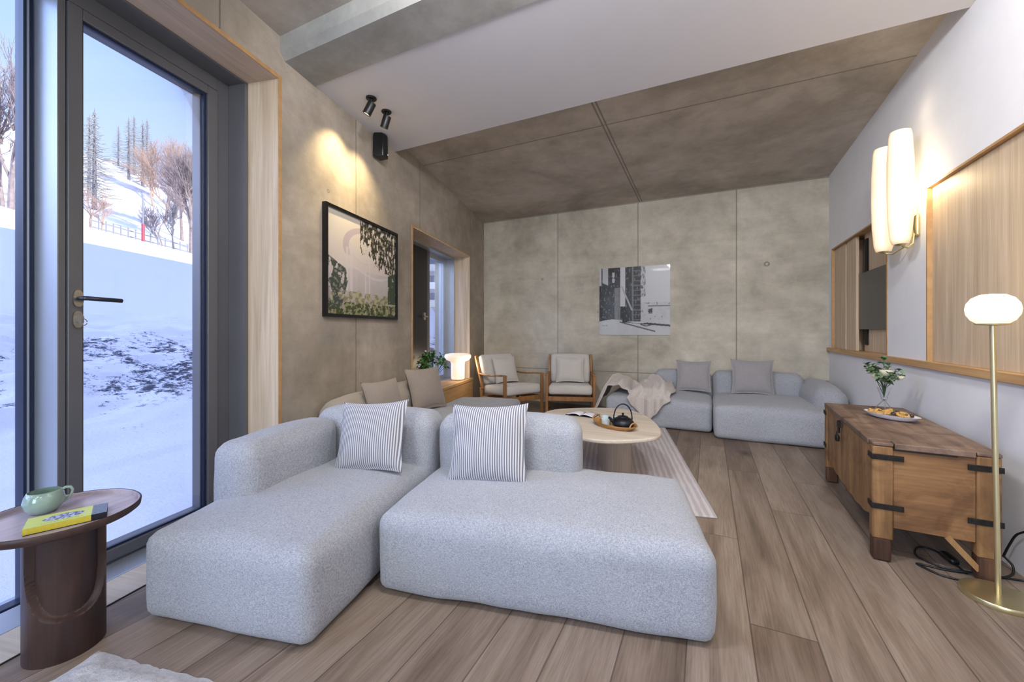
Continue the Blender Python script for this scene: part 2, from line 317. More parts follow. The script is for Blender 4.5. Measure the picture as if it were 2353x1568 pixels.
# ------------------------------------------------------------------ mesh builder
class MB:
    def __init__(s): s.v = []; s.f = []; s.c = None
    def add(s, vs, fs, mat=None):
        o = len(s.v)
        s.v += [tuple(mat @ Vector(p)) if mat else tuple(p) for p in vs]
        s.f += [tuple(i+o for i in f) for f in fs]; return s
    def box(s, x0, x1, y0, y1, z0, z1, mat=None):
        x0, x1 = sorted((x0, x1)); y0, y1 = sorted((y0, y1)); z0, z1 = sorted((z0, z1))
        v = [(x0, y0, z0), (x1, y0, z0), (x1, y1, z0), (x0, y1, z0), (x0, y0, z1), (x1, y0, z1), (x1, y1, z1), (x0, y1, z1)]
        return s.add(v, [(0, 3, 2, 1), (4, 5, 6, 7), (0, 1, 5, 4), (1, 2, 6, 5), (2, 3, 7, 6), (3, 0, 4, 7)], mat)
    def bar(s, a, b, w, h=None, up=(0, 0, 1)):       # rectangular bar from a to b
        a, b = Vector(a), Vector(b); h = w if h is None else h
        d = (b-a).normalized(); u = Vector(up)
        if abs(d.dot(u)) > .99: u = Vector((0, 1, 0))
        r = d.cross(u).normalized(); u = r.cross(d)
        v = []
        for p in (a, b):
            for i, j in ((-1, -1), (1, -1), (1, 1), (-1, 1)): v.append(p+r*i*w/2+u*j*h/2)
        return s.add(v, [(0, 1, 2, 3), (7, 6, 5, 4), (0, 4, 5, 1), (1, 5, 6, 2), (2, 6, 7, 3), (3, 7, 4, 0)])
    def tube(s, pts, r, n=10, caps=True):
        pts = [Vector(p) for p in pts]; rs = r if isinstance(r, (list, tuple)) else [r]*len(pts)
        o = len(s.v); prev = None
        for i, p in enumerate(pts):
            d = (pts[min(i+1, len(pts)-1)]-pts[max(i-1, 0)])
            d = d.normalized() if d.length > 1e-9 else Vector((0, 0, 1))
            if prev is None:
                u = Vector((0, 0, 1)) if abs(d.z) < .9 else Vector((1, 0, 0))
                a = d.cross(u).normalized()
            else:
                a = (prev-d*prev.dot(d)); a = a.normalized() if a.length > 1e-6 else d.orthogonal().normalized()
            prev = a; b = d.cross(a)
            for k in range(n):
                t = 2*math.pi*k/n; s.v.append(tuple(p+(a*math.cos(t)+b*math.sin(t))*rs[i]))
        for i in range(len(pts)-1):
            for k in range(n):
                s.f.append((o+i*n+k, o+i*n+(k+1) % n, o+(i+1)*n+(k+1) % n, o+(i+1)*n+k))
        if caps:
            s.f.append(tuple(o+k for k in range(n))[::-1]); s.f.append(tuple(o+(len(pts)-1)*n+k for k in range(n)))
        return s
    def lathe(s, prof, n=40, cx=0, cy=0, cz=0, sx=1, sy=1, mat=None, ring=False):
        if ring: prof = list(prof)+[prof[0]]   # prof: (r,z)
        vs = []; fs = []
        for r, z in prof:
            for k in range(n):
                t = 2*math.pi*k/n; vs.append((cx+math.cos(t)*r*sx, cy+math.sin(t)*r*sy, cz+z))
        for i in range(len(prof)-1):
            for k in range(n): fs.append((i*n+k, i*n+(k+1) % n, (i+1)*n+(k+1) % n, (i+1)*n+k))
        if not ring and prof[0][0] > 1e-5: fs.append(tuple(range(n))[::-1])
        if not ring and prof[-1][0] > 1e-5: fs.append(tuple((len(prof)-1)*n+k for k in range(n)))
        return s.add(vs, fs, mat)
    def cyl(s, c, r, h, n=32, mat=None): return s.lathe([(r, 0), (r, h)], n, *c, mat=mat)
    def prism(s, poly, z0, z1, mat=None):
        n = len(poly); v = [(x, y, z0) for x, y in poly]+[(x, y, z1) for x, y in poly]
        f = [tuple(range(n))[::-1], tuple(range(n, 2*n))]+[(i, (i+1) % n, n+(i+1) % n, n+i) for i in range(n)]
        return s.add(v, f, mat)
    def grid(s, nu, nv, fn, mat=None, close=False):
        vs = [fn(i/(nu-1), j/(nv-1)) for j in range(nv) for i in range(nu)]
        fs = [(j*nu+i, j*nu+i+1, (j+1)*nu+i+1, (j+1)*nu+i) for j in range(nv-1) for i in range(nu-1)]
        return s.add(vs, fs, mat)
    def soft(s, x0, x1, y0, y1, z0, z1, r=.06, crown=(0, 0, 0), step=.03, wr=.0, seed=0, mat=None, shear=None):
        c = Vector(((x0+x1)/2, (y0+y1)/2, (z0+z1)/2)); h = Vector(((x1-x0)/2, (y1-y0)/2, (z1-z0)/2))
        r = min(r, *[q*.98 for q in h])
        n = [max(4, min(60, int(2*q/step))) for q in h]
        idx = {}; vs = []; fs = []
        def vert(i, j, k):
            key = (i, j, k)
            if key in idx: return idx[key]
            u = Vector((2*i/n[0]-1, 2*j/n[1]-1, 2*k/n[2]-1)); q = Vector((u.x*h.x, u.y*h.y, u.z*h.z))
            inn = Vector([max(-(h[a]-r), min(h[a]-r, q[a])) for a in range(3)])
            d = q-inn
            p = inn+d.normalized()*r if d.length > 1e-9 else q
            w = [(1-u[a]**2) for a in range(3)]
            p.x += u.x*crown[0]*w[1]*w[2]; p.y += u.y*crown[1]*w[0]*w[2]
            if u.z > 0: p.z += u.z*crown[2]*(max(0, w[0])**.6)*(max(0, w[1])**.6)
            p += c
            if wr:
                nn = noise.noise_vector(p*4.5+Vector((seed*7.1, seed*3.3, 0)))*wr+noise.noise_vector(p*13+Vector((seed, 0, 5)))*wr*.3
                p += nn
            if shear: p = shear(p)
            idx[key] = len(vs); vs.append(p); return idx[key]
        a, b, cc = n
        for i in range(a):
            for j in range(b):
                fs.append((vert(i, j, 0), vert(i, j+1, 0), vert(i+1, j+1, 0), vert(i+1, j, 0)))
                fs.append((vert(i, j, cc), vert(i+1, j, cc), vert(i+1, j+1, cc), vert(i, j+1, cc)))
        for i in range(a):
            for k in range(cc):
                fs.append((vert(i, 0, k), vert(i+1, 0, k), vert(i+1, 0, k+1), vert(i, 0, k+1)))
                fs.append((vert(i, b, k), vert(i, b, k+1), vert(i+1, b, k+1), vert(i+1, b, k)))
        for j in range(b):
            for k in range(cc):
                fs.append((vert(0, j, k), vert(0, j, k+1), vert(0, j+1, k+1), vert(0, j+1, k)))
                fs.append((vert(a, j, k), vert(a, j+1, k), vert(a, j+1, k+1), vert(a, j, k+1)))
        return s.add(vs, fs, mat)
    def build(s, name, mat, parent=None, smooth=None, bevel=0., frame=None, col=None, seg=2):
        me = bpy.data.meshes.new(name); me.from_pydata(s.v, [], s.f); me.update()
        if smooth is not None:
            for p in me.polygons: p.use_smooth = True
            if smooth < 180:
                try: me.set_sharp_from_angle(angle=R(smooth))
                except Exception: pass
        if col:
            ca = me.color_attributes.new('Col', 'FLOAT_COLOR', 'POINT')
            for i, c in enumerate(col): ca.data[i].color = (*c, 1)
        me.materials.append(M[mat] if isinstance(mat, str) else mat)
        o = bpy.data.objects.new(name, me); C.objects.link(o)
        if parent: o.parent = parent
        if frame == 'L': o.rotation_euler = (0, 0, A)
        if bevel:
            b = o.modifiers.new('edge', 'BEVEL'); b.width = bevel; b.segments = seg; b.limit_method = 'ANGLE'; b.angle_limit = R(40)
            for p in me.polygons: p.use_smooth = True
            try: me.set_sharp_from_angle(angle=R(50))
            except Exception: pass
        return o
def thing(name, label, cat, loc=(0, 0, 0), rz=0., group=None):
    o = bpy.data.objects.new(name, None); C.objects.link(o); o.empty_display_size = .1
    o.location = loc; o.rotation_euler = (0, 0, rz); o['label'] = label; o['category'] = cat
    if group: o['group'] = group
    return o
def tag(o, label, cat, group=None, kind=None):
    o['label'] = label; o['category'] = cat
    if group: o['group'] = group
    if kind: o['kind'] = kind
    return o
def struct(o, label=None, cat=None):
    o['kind'] = 'structure'
    if label: o['label'] = label
    if cat: o['category'] = cat
    return o
def sempty(name, loc=(0, 0, 0), rz=0.):
    o = bpy.data.objects.new(name, None); C.objects.link(o); o.location = loc; o.rotation_euler = (0, 0, rz); o['kind'] = 'structure'; return o
def copy_tree(o, parent=None):
    c = o.copy(); C.objects.link(c); c.parent = parent
    for ch in list(o.children): copy_tree(ch, c)
    return c

# ------------------------------------------------------------------ room shell
YR = -4.2            # rear wall, behind the camera
XO = -2.42           # outer face of window wall
# floor: polygon bounded by the metal track before the door
def floor_obj():
    a = Lw(-2.0, -7); b = Lw(-2.0, 2.02); b2 = Lw(XL-.1, 2.02); d = Lw(XL-.1, 6.6)
    m = MB(); poly = [(a[0], YR-.1), (XR+.3, YR-.1), (XR+.3, YB+.2), (d[0], YB+.2), (b2[0], b2[1]), (b[0], b[1]), (Lw(-2.0, -4.0)[0], Lw(-2.0, -4.0)[1])]
    m.prism(poly[::1], -.12, 0.)
    return struct(m.build('floor', 'floor'), 'pale greyish oak plank floor', 'floor')
floor_obj()
# window wall
m = MB()
m.box(XL, XO, -6.5, -1.7, -.1, 3.2); m.box(XL, XO, -1.7, 2.006, 2.54, 3.2)
m.box(XL, XO, 2.006, 3.631, -.1, 3.2); m.box(XL, XO, 3.631, 5.33, -.1, .34); m.box(XL, XO, 3.631, 5.33, 2.075, 3.2); m.box(XL, XO, 5.33, 6.9, -.1, 3.2)
struct(m.build('wall_left', 'conc_left', frame='L'), 'board-marked concrete wall with the door and window', 'wall')
m = MB(); m.box(-3.30, XR+.3, YB, YB+.25, -.1, 3.2)
struct(m.build('wall_back', 'conc_back'), 'far concrete wall with vertical joints', 'wall')
m = MB()
NZ0, NZ1 = .845, 1.895; NA0, NA1 = 3.857, 5.33; NB0, NB1 = 1.15, 3.271; XO2 = XR+.42
m.box(XR, XO2, YR, NB0, -.1, 3.2); m.box(XR, XO2, NB0, YB+.2, -.1, NZ0); m.box(XR, XO2, NB0, YB+.2, NZ1, 3.2)
m.box(XR, XO2, NB1, NA0, NZ0, NZ1); m.box(XR, XO2, NA1, YB+.2, NZ0, NZ1); m.box(XR+.3, XO2, NB0, YB, NZ0, NZ1)
struct(m.build('wall_right', 'plaster'), 'white plastered wall with two oak lined niches', 'wall')
# unseen rear wall; its wide glazing is added to go with the fill light
m = MB(); m.box(-1.35, XR+.3, YR-.2, YR, -.1, .25); m.box(-1.35, XR+.3, YR-.2, YR, 2.5, 3.2)
for x0, x1 in ((-1.35, -1.1), (XR-.25, XR+.3)): m.box(x0, x1, YR-.2, YR, .25, 2.5)
struct(m.build('wall_rear', 'plaster'), 'plastered wall behind the viewer', 'wall')
m = MB(); m.box(-1.1, XR-.25, YR-.14, YR-.08, .25, .32); m.box(-1.1, XR-.25, YR-.14, YR-.08, 2.43, 2.5)
for x in (-1.1, -.05, .87): m.box(x, x+.07, YR-.14, YR-.08, .25, 2.5)
w3 = m.build('window_added', 'frame_metal'); struct(w3)
# ceiling: far concrete slab falls slightly to the back; near slab is higher
def zc(y): return 2.711+(YB-y)*.027
m = MB()
x1 = XR+.4
def xe(y): return -2.15/math.cos(A)-math.tan(A)*y      # inside the thickness of the window wall
def slab(m, ya, yb, za, zb, zt):
    v = [(xe(ya), ya, za), (x1, ya, za), (x1, yb, zb), (xe(yb), yb, zb)]
    m.add(v+[(a, b, zt) for a, b, c in v], [(0, 1, 2, 3)[::-1], (4, 5, 6, 7), (0, 1, 5, 4), (1, 2, 6, 5), (2, 3, 7, 6), (3, 0, 4, 7)])
slab(m, 2.6, YB+.25, zc(2.6), zc(YB+.25), 3.2)
slab(m, YR-.2, 1.7, 2.776, 2.776, 3.2)
struct(m.build('ceiling', 'conc_ceil'), 'raw concrete ceiling slab', 'ceiling')
m = MB()   # downstand beam with a chamfered lower arris
sec = [(1.545, 2.80), (1.545, 2.685), (1.58, 2.65), (1.83, 2.65), (1.83, 2.80)]
vs = [(xe(a), a, b) for a, b in sec]+[(x1, a, b) for a, b in sec]; n = 5
m.add(vs, [tuple(range(n)), tuple(range(n, 2*n))[::-1]]+[(i, n+i, n+(i+1) % n, (i+1) % n) for i in range(n)])
struct(m.build('trim_1', 'conc_beam'), 'concrete downstand beam across the ceiling', 'beam')
m = MB(); slab(m, 1.805, 2.825, 2.655, 2.655, 3.0)
struct(m.build('trim_2', 'soffit'), 'white plastered dropped ceiling band', 'soffit')
# rail along the right wall + niche linings
m = MB(); m.box(XR-.022, XR+.3, -1.0, YB, .803, .846)
struct(m.build('trim_3', 'oak_y', bevel=.003), 'oak rail running along the white wall', 'rail')
m = MB()
for a, b in ((NA0, NA1), (NB0, NB1)):
    m.box(XR-.004, XR+.3, a, b, NZ1-.012, NZ1); m.box(XR-.004, XR+.3, b-.012, b, NZ0, NZ1); m.box(XR-.004, XR+.3, a, a+.02, NZ0, NZ1)
struct(m.build('trim_4', 'oak_edge'), 'thin oak edging round the niches', 'trim')
pn = thing('wall_panel', 'large pale oak sliding panel set in the white wall, behind floor lamp', 'panel', (XR+.02, 0, 0))
m = MB(); m.box(0, .02, 2.475, NB1-.013, NZ0+.002, NZ1-.014); m.build('panel_board', 'oak', pn)
m = MB(); m.box(.004, .024, NB0+.02, 2.462, NZ0+.002, NZ1-.014); m.build('panel_board', 'oak', pn)
# niche with shutters and the screen
pn = thing('folding_shutter', 'pair of narrow pale oak shutter panels in the niche, left of the screen', 'shutter', (XR+.02, 0, 0))
m = MB(); m.box(0, .022, 4.95, NA1-.014, NZ0+.002, NZ1-.014); m.build('shutter_leaf', 'oak', pn)
m = MB(); m.box(.0, .022, 4.64, 4.89, NZ0+.002, NZ1-.014); m.build('shutter_leaf', 'oak', pn)
m = MB(); m.box(.026, .034, 4.86, 4.97, NZ0+.002, NZ1-.014); m.build('shutter_edge', 'oak_edge', pn)
bk = thing('niche_lining', 'pale oak board lining the back of the niche behind the screen', 'panel', (XR, 0, 0))
m = MB(); m.box(.071, .09, NA0+.02, 4.60, NZ0+.002, NZ1-.012); m.build('back_board', 'oak', bk)
m = MB(); m.box(.12, .14, 4.60, NA1-.012, NZ0+.002, NZ1-.012); m.build('back_board', 'oak', bk)
m = MB(); m.box(.08, .12, 4.83, 4.90, NZ0+.002, NZ1-.013); m.build('post', 'oak', bk)
m = MB(); m.box(.06, .0705, 4.50, 4.56, NZ0+.06, NZ1-.06); m.build('slot', 'slot', bk)
tv = thing('wall_screen', 'dark grey flat television screen inside the oak niche', 'television', (XR+.039, 0, 0))
m = MB(); m.box(0, .028, 3.90, 4.675, 1.041, 1.538); m.build('screen_panel', 'screen', tv, bevel=.003)
m = MB(); m.box(.0281, .0315, 4.2, 4.4, 1.2, 1.4); m.build('mount', 'black', tv)

# ------------------------------------------------------------------ big opening: casing, door, fixed light
m = MB()
m.box(XL+.001, -2.117, 1.986, 2.006, -.0, 2.52); m.box(XL+.001, -2.117, -1.70, -1.68, 0, 2.54)
struct(m.build('trim_5', 'oak', frame='L'), 'upright oak casing of the tall door opening', 'casing')
m = MB(); m.box(XL+.001, -2.117, -1.68, 2.006, 2.52, 2.54)
struct(m.build('trim_14', 'oak_h', frame='L'), 'oak lintel board above the tall door', 'casing')
m = MB()
m.box(XL+.004, XL, 1.983, 2.006, 0, 2.54); m.box(XL+.004, XL, -1.7, 1.983, 2.517, 2.54)
struct(m.build('trim_6', 'oak_edge', frame='L'), 'thin orange oak edge of the door casing', 'trim')
m = MB()
m.box(-2.117, -2.30, 1.962, 2.006, -.1, 2.54); m.box(-2.117, -2.42, -1.7, 1.962, 2.508, 2.54); m.box(-2.117, -2.42, -1.7, -1.66, -.1, 2.5)
struct(m.build('trim_7', 'frame_metal', frame='L'), 'grey metal reveal around the door', 'trim')
m = MB(); m.box(-2.0, -2.245, -1.7, 2.0, -.2, -.045); m.box(-2.245, -2.5, -1.7, 2.0, -.25, -.12)
m.box(-2.0, -2.008, -1.7, 2.0, -.045, .001)
struct(m.build('trim_8', 'frame_light', frame='L'), 'recessed metal threshold below the door', 'threshold')
m = MB(); m.box(-1.824, -1.992, -1.7, 1.98, -.02, .0035)
struct(m.build('trim_12', 'oak_pale', frame='L'), 'pale board along the threshold', 'threshold')
m = MB(); m.box(-1.818, -1.8235, -1.7, 1.98, -.02, .0022)
struct(m.build('trim_13', 'slot', frame='L'), 'dark joint before the threshold board', 'joint')
d1 = sempty('door_1', (0, 0, 0), A); d1['label'] = 'tall grey metal framed glass door'; d1['category'] = 'door'
m = MB(); m.box(-2.235, -2.31, 1.888, 1.962, -.045, 2.508); m.box(-2.235, -2.31, 1.212, 1.888, 2.437, 2.508)
m.box(-2.235, -2.39, 1.187, 1.212, -.12, 2.508); m.box(-2.242, -2.30, 1.212, 1.89, -.045, -.02)
m.build('door_frame', 'frame_metal', d1, bevel=.002)
m = MB()
m.box(-2.225, -2.252, 1.826, 1.884, -.03, 2.43); m.box(-2.225, -2.252, 1.214, 1.264, -.03, 2.43)
m.box(-2.225, -2.252, 1.264, 1.826, 2.382, 2.43); m.box(-2.225, -2.252, 1.264, 1.826, -.03, .022)
m.box(-2.2521, -2.31, 1.80, 1.884, -.03, 2.43); m.box(-2.2521, -2.31, 1.214, 1.268, -.03, 2.43); m.box(-2.2521, -2.31, 1.268, 1.80, 2.375, 2.43); m.box(-2.2521, -2.31, 1.268, 1.80, -.03, .03)
m.build('door_leaf', 'frame_metal', d1, bevel=.003)
m = MB()
m.box(-2.238, -2.2515, 1.808, 1.8255, .012, 2.38); m.box(-2.238, -2.2515, 1.2645, 1.272, .012, 2.38); m.box(-2.238, -2.2515, 1.268, 1.825, 2.370, 2.3815); m.box(-2.238, -2.2515, 1.268, 1.825, .0225, .032)
m.box(-2.2345, -2.236, 1.884, 1.890, -.02, 2.437)
m.build('gasket', 'gasket', d1)
m = MB(); m.box(-2.2445, -2.2505, 1.27, 1.82, .03, 2.375); m.build('glass_pane', 'pane', d1)
def oval(cx, cy, cz, ry, rz, t, n=24):
    vs = []
    for x in (cx, cx+t):
        for k in range(n):
            a = 2*math.pi*k/n; vs.append((x, cy+ry*math.copysign(abs(math.cos(a))**.75, math.cos(a)), cz+rz*math.copysign(abs(math.sin(a))**.75, math.sin(a))))
    return vs, [tuple(range(n))[::-1], tuple(range(n, 2*n))]+[(i, (i+1) % n, n+(i+1) % n, n+i) for i in range(n)]
m = MB(); m.add(*oval(-2.225, 1.243, 1.168, .017, .036, .011))
hd = m.build('handle_rose', 'chrome', d1, smooth=40)
m = MB(); m.tube([(-2.22, 1.243, 1.168), (-2.18, 1.243, 1.168), (-2.172, 1.25, 1.168), (-2.170, 1.30, 1.167), (-2.170, 1.372, 1.166)], .0095, 12)
m.build('door_handle', 'dark_steel', d1, smooth=60)
m = MB(); m.add(*oval(-2.225, 1.243, 1.078, .017, .036, .009)); m.add(*oval(-2.216, 1.243, 1.08, .007, .018, .006, 16))
lk = m.build('lock_plate', 'chrome', d1, smooth=40)
m = MB(); m.box(-2.21, -2.185, 1.2415, 1.2445, 1.062, 1.092); m.tube([(-2.185, 1.243+.012*math.cos(t/2), 1.066+.014*math.sin(t/2)) for t in range(13)], .0018, 6); m.build('key', 'chrome', lk)
w1 = sempty('window_1', (0, 0, 0), A); w1['label'] = 'fixed glazing left of the door'; w1['category'] = 'window'
m = MB(); m.box(-2.236, -2.392, 1.1865, 1.150+.0345, -.12, 2.508)
m.build('post_cover', 'frame_light', w1)
m = MB(); m.box(-2.37, -2.42, 1.150, 1.180, -.12, 2.508); m.box(-2.37, -2.42, -1.66, 1.15, -.12, -.095); m.box(-2.37, -2.42, -1.66, 1.15, 2.48, 2.508); m.box(-2.24, -2.42, -.55, -.50, -.12, 2.508)
m.build('window_frame', 'gasket', w1)
m = MB(); m.box(-2.366, -2.3699, 1.160, 1.166, -.1, 2.5); m.build('spacer', 'frame_light', w1)
m = MB(); m.box(-2.392, -2.40, -1.66, 1.158, -.1, 2.49); m.build('glass_pane', 'pane', w1)

# ------------------------------------------------------------------ small window with deep sill
m = MB()
m.box(XL+.006, -2.117, 3.631, 3.651, .37, 2.075); m.box(XL+.006, -2.117, 5.31, 5.33, .37, 2.075); m.box(XL+.006, -2.117, 3.631, 5.33, 2.055, 2.075)
struct(m.build('trim_9', 'oak', frame='L'), 'oak casing of the small window', 'casing')
m = MB(); m.box(XL+.009, XL+.001, 3.628, 3.642, .37, 2.079); m.box(XL+.009, XL+.001, 3.642, 5.333, 2.068, 2.079); m.box(XL+.009, XL+.001, 5.325, 5.333, .37, 2.068)
struct(m.build('trim_10', 'oak_edge', frame='L'), 'orange oak edge of the small window casing', 'trim')
m = MB(); m.box(XL+.05, -2.117, 3.60, 5.345, .335, .37); m.box(XL+.045, XL-.05, 3.61, 5.34, 0, .335)
struct(m.build('trim_11', 'oak_y', frame='L', bevel=.003), 'deep oak window sill with boxed front', 'sill')
w2 = sempty('window_2', (0, 0, 0), A); w2['label'] = 'small window with a dark opening leaf and clear pane'; w2['category'] = 'window'
m = MB(); m.box(-2.117, -2.24, 5.295, 5.31, .34, 2.06); m.box(-2.117, -2.24, 3.65, 5.31, 2.03, 2.058); m.box(-2.235, -2.30, 5.20, 5.295, .34, 2.04)
m.box(-2.235, -2.30, 4.7, 5.2, 1.97, 2.04); m.box(-2.235, -2.30, 4.7, 5.2, .34, .42); m.box(-2.117, -2.40, 3.64, 5.31, .3, .365)
m.build('window_frame', 'frame_light', w2)
m = MB(); m.box(-2.20, -2.29, 3.66, 4.62, .36, 2.03); m.build('opening_leaf', 'black_frame', w2, bevel=.004)
m = MB(); m.box(-2.21, -2.30, 4.62, 4.71, .36, 2.03); m.build('leaf_stile', 'frame_metal', w2, bevel=.004)
m = MB(); m.box(-2.19, -2.205, 4.5, 4.56, 1.16, 1.25); m.tube([(-2.17, 4.53, 1.2), (-2.15, 4.53, 1.2), (-2.15, 4.42, 1.2)], .009, 8); m.build('window_handle', 'chrome', w2)
m = MB(); m.box(-2.262, -2.268, 4.70, 5.2, .4, 2.0); m.build('glass_pane', 'pane', w2)

# ------------------------------------------------------------------ building mass above and around (casts the shade on the snow)
m = MB(); m.box(XO, 12, -16, 48, 3.25, 12.0)
struct(m.build('building_upper', 'facade', frame='L'), 'upper storeys of the house', 'building')

# ------------------------------------------------------------------ furniture
def sofa_local(o): return o
# chaise module (seat + arm + back), window-wall frame
def seat_part(x0, x1, y0, y1, parent, mat='sofa', z0=.004, z1=.305, crown=.05, seed=0, name='seat', r=.042, wr=.006):
    m = MB(); m.soft(x0, x1, y0, y1, z0, z1, r, (.006, .006, crown), .032, wr, seed); return m.build(name, mat, parent, smooth=180)
def foot_part(x, y, parent):
    m = MB(); m.box(x-.03, x+.03, y-.03, y+.03, 0, .05); return m.build('foot', 'black', parent)
def sofa_seams(x0, x1, y0, y1, z, parent): pass

s1 = thing('sofa_chaise', 'light grey linen chaise with armrest, nearest the glass door', 'sofa', Lw(-1.28, 1.6), A)
# local: origin at (-1.28,1.6)
seat_part(-.345, .352, -.515, .50, s1, seed=1)
m = MB(); m.soft(-.375, -.165, -.24, .34, .04, .545, .055, (.01, .012, .02), .03, .006, 2); m.build('armrest', 'sofa', s1, smooth=180)
m = MB(); m.soft(-.345, .368, .345, .56, .12, .575, .062, (.004, .02, .03), .03, .007, 3); m.build('backrest', 'sofa', s1, smooth=180)
for a in (-.26, .26):
    for b in (-.40, .42): foot_part(a, b, s1)
s2 = thing('sofa_lounger', 'wide light grey linen lounge seat with short backrest, open on the right', 'sofa', Lw(-.29, 1.78), A)
seat_part(-.600, .630, -.372, .34, s2, seed=5)
m = MB(); m.soft(-.590, .155, .17, .385, .12, .575, .062, (.004, .02, .03), .03, .007, 6); m.build('backrest', 'sofa', s2, smooth=180)
for a in (-.5, .53):
    for b in (-.25, .25): foot_part(a, b, s2)

def pillow(name, label, mat, w, h, t, loc, rx, rz, ry=0., ear=.085, seed=0, group=None, parent=None, off=.0):
    m = MB(); n = 22
    def surf(sg):
        def f(a, b):
            u = 2*a-1; v = 2*b-1
            k = max(0., (1-u**4)*(1-v**4))
            th = sg*t/2*(k**.55)*(.75+.25*(1-u*u)*(1-v*v))
            x = u*w/2*(1-ear*2*(1-abs(v)**2.2)*.55) ; z = v*h/2*(1-ear*2*(1-abs(u)**2.2)*.55)
            p = Vector((x, th, z)); p += noise.noise_vector(Vector((x*7+seed*3.1, sg*2, z*7)))*.008*k
            return p+Vector((0, 0, h/2))
        return f
    m.grid(n, n, surf(-1)); m.grid(n, n, surf(1))
    o = m.build(name, mat, parent, smooth=180)
    o.location = loc; o.rotation_euler = (rx, ry, rz)
    b = o.modifiers.new('w', 'WELD'); b.merge_threshold = .0004
    if label: tag(o, label, 'cushion', group)
    return o
p = Lw(-1.155, 1.75, .332); pillow('striped_cushion', 'grey and white striped cushion on the chaise, close to the armrest', 'stripe', .375, .355, .12, p, R(-20), A+R(3), R(-4), seed=1, group='striped cushions')
p = Lw(-.545, 1.755, .325); pillow('striped_cushion', 'grey and white striped cushion on the wide lounge seat', 'stripe', .385, .37, .12, p, R(-18), A+R(0), R(-3), seed=2, group='striped cushions')

# sofa along the window wall
s3 = thing('corner_sofa', 'taupe-grey sofa along the concrete wall, behind the chaise', 'sofa', Lw(-1.325, 2.95), A)
seat_part(-.40, .48, -.72, .62, s3, mat='sofa', seed=8, z1=.31)
m = MB(); m.soft(-.535, -.31, -.72, .0, .12, .555, .085, (.015, .01, .03), .03, .006, 9); m.build('backrest', 'sofa_dark', s3, smooth=180)
m = MB(); m.soft(-.535, -.31, .01, .62, .12, .555, .085, (.015, .01, .03), .03, .006, 10); m.build('backrest', 'sofa_dark', s3, smooth=180)
for a in (-.4, .4):
    for b in (-.6, .52): foot_part(a, b, s3)
def px_pillow(lbl, X, Y, rz, mat, w=.4, rx=-18, grp='taupe cushions on the wall sofa', seed=0):
    return pillow('scatter_cushion', lbl, mat, w, w*.95, .14, Lw(X, Y, .345), R(rx), A+R(rz), seed=seed, group=grp)
px_pillow('taupe cushion in the corner of the wall sofa, left of two', -1.54, 2.62, 78, 'cush_taupe', .36, seed=3)
px_pillow('taupe cushion on the wall sofa beside the window sill', -1.50, 3.22, 70, 'cush_taupe', .40, seed=4)
s3b = thing('ottoman', 'light grey linen ottoman seat at the end of the wall sofa', 'ottoman', Lw(-1.2, 3.93), A)
seat_part(-.42, .27, -.34, .34, s3b, mat='sofa', seed=12, z1=.285, crown=.035)
for a in (-.3, .2):
    for b in (-.25, .25): foot_part(a, b, s3b)

# far sofa
s4 = thing('far_sofa', 'blue-grey linen sofa against the far wall, armless left part', 'sofa', (-.42, 4.9, 0), 0)
seat_part(-.60, .46, -.43, .42, s4, mat='sofa', seed=15, z1=.30)
m = MB(); m.soft(-.17, .46, .24, .46, .12, .545, .075, (.006, .015, .02), .03, .006, 16); m.build('backrest', 'sofa', s4, smooth=180)
for a in (-.5, .38):
    for b in (-.33, .33): foot_part(a, b, s4)
s5 = thing('far_sofa', 'blue-grey linen sofa module with rounded arm, behind the wooden chest', 'sofa', (.58, 4.82, 0), 0)
seat_part(-.53, .50, -.53, .50, s5, mat='sofa', seed=17, z1=.31)
m = MB(); m.soft(-.53, .34, .33, .55, .12, .555, .075, (.006, .015, .02), .03, .006, 18); m.build('backrest', 'sofa', s5, smooth=180)
m = MB(); m.soft(.30, .56, -.30, .56, .06, .50, .11, (.02, .02, .03), .03, .006, 19); m.build('armrest', 'sofa', s5, smooth=180)
for a in (-.42, .42):
    for b in (-.42, .42): foot_part(a, b, s5)
pillow('scatter_cushion', 'mauve-grey cushion on the left part of the far sofa', 'cush_mauve', .37, .36, .13, (-.145, 4.97, .34), R(-15), R(2), seed=5, group='mauve-grey cushions')
pillow('scatter_cushion', 'mauve-grey cushion on the right part of the far sofa', 'cush_mauve', .41, .38, .13, (.43, 4.98, .345), R(-12), R(2), seed=6, group='mauve-grey cushions')

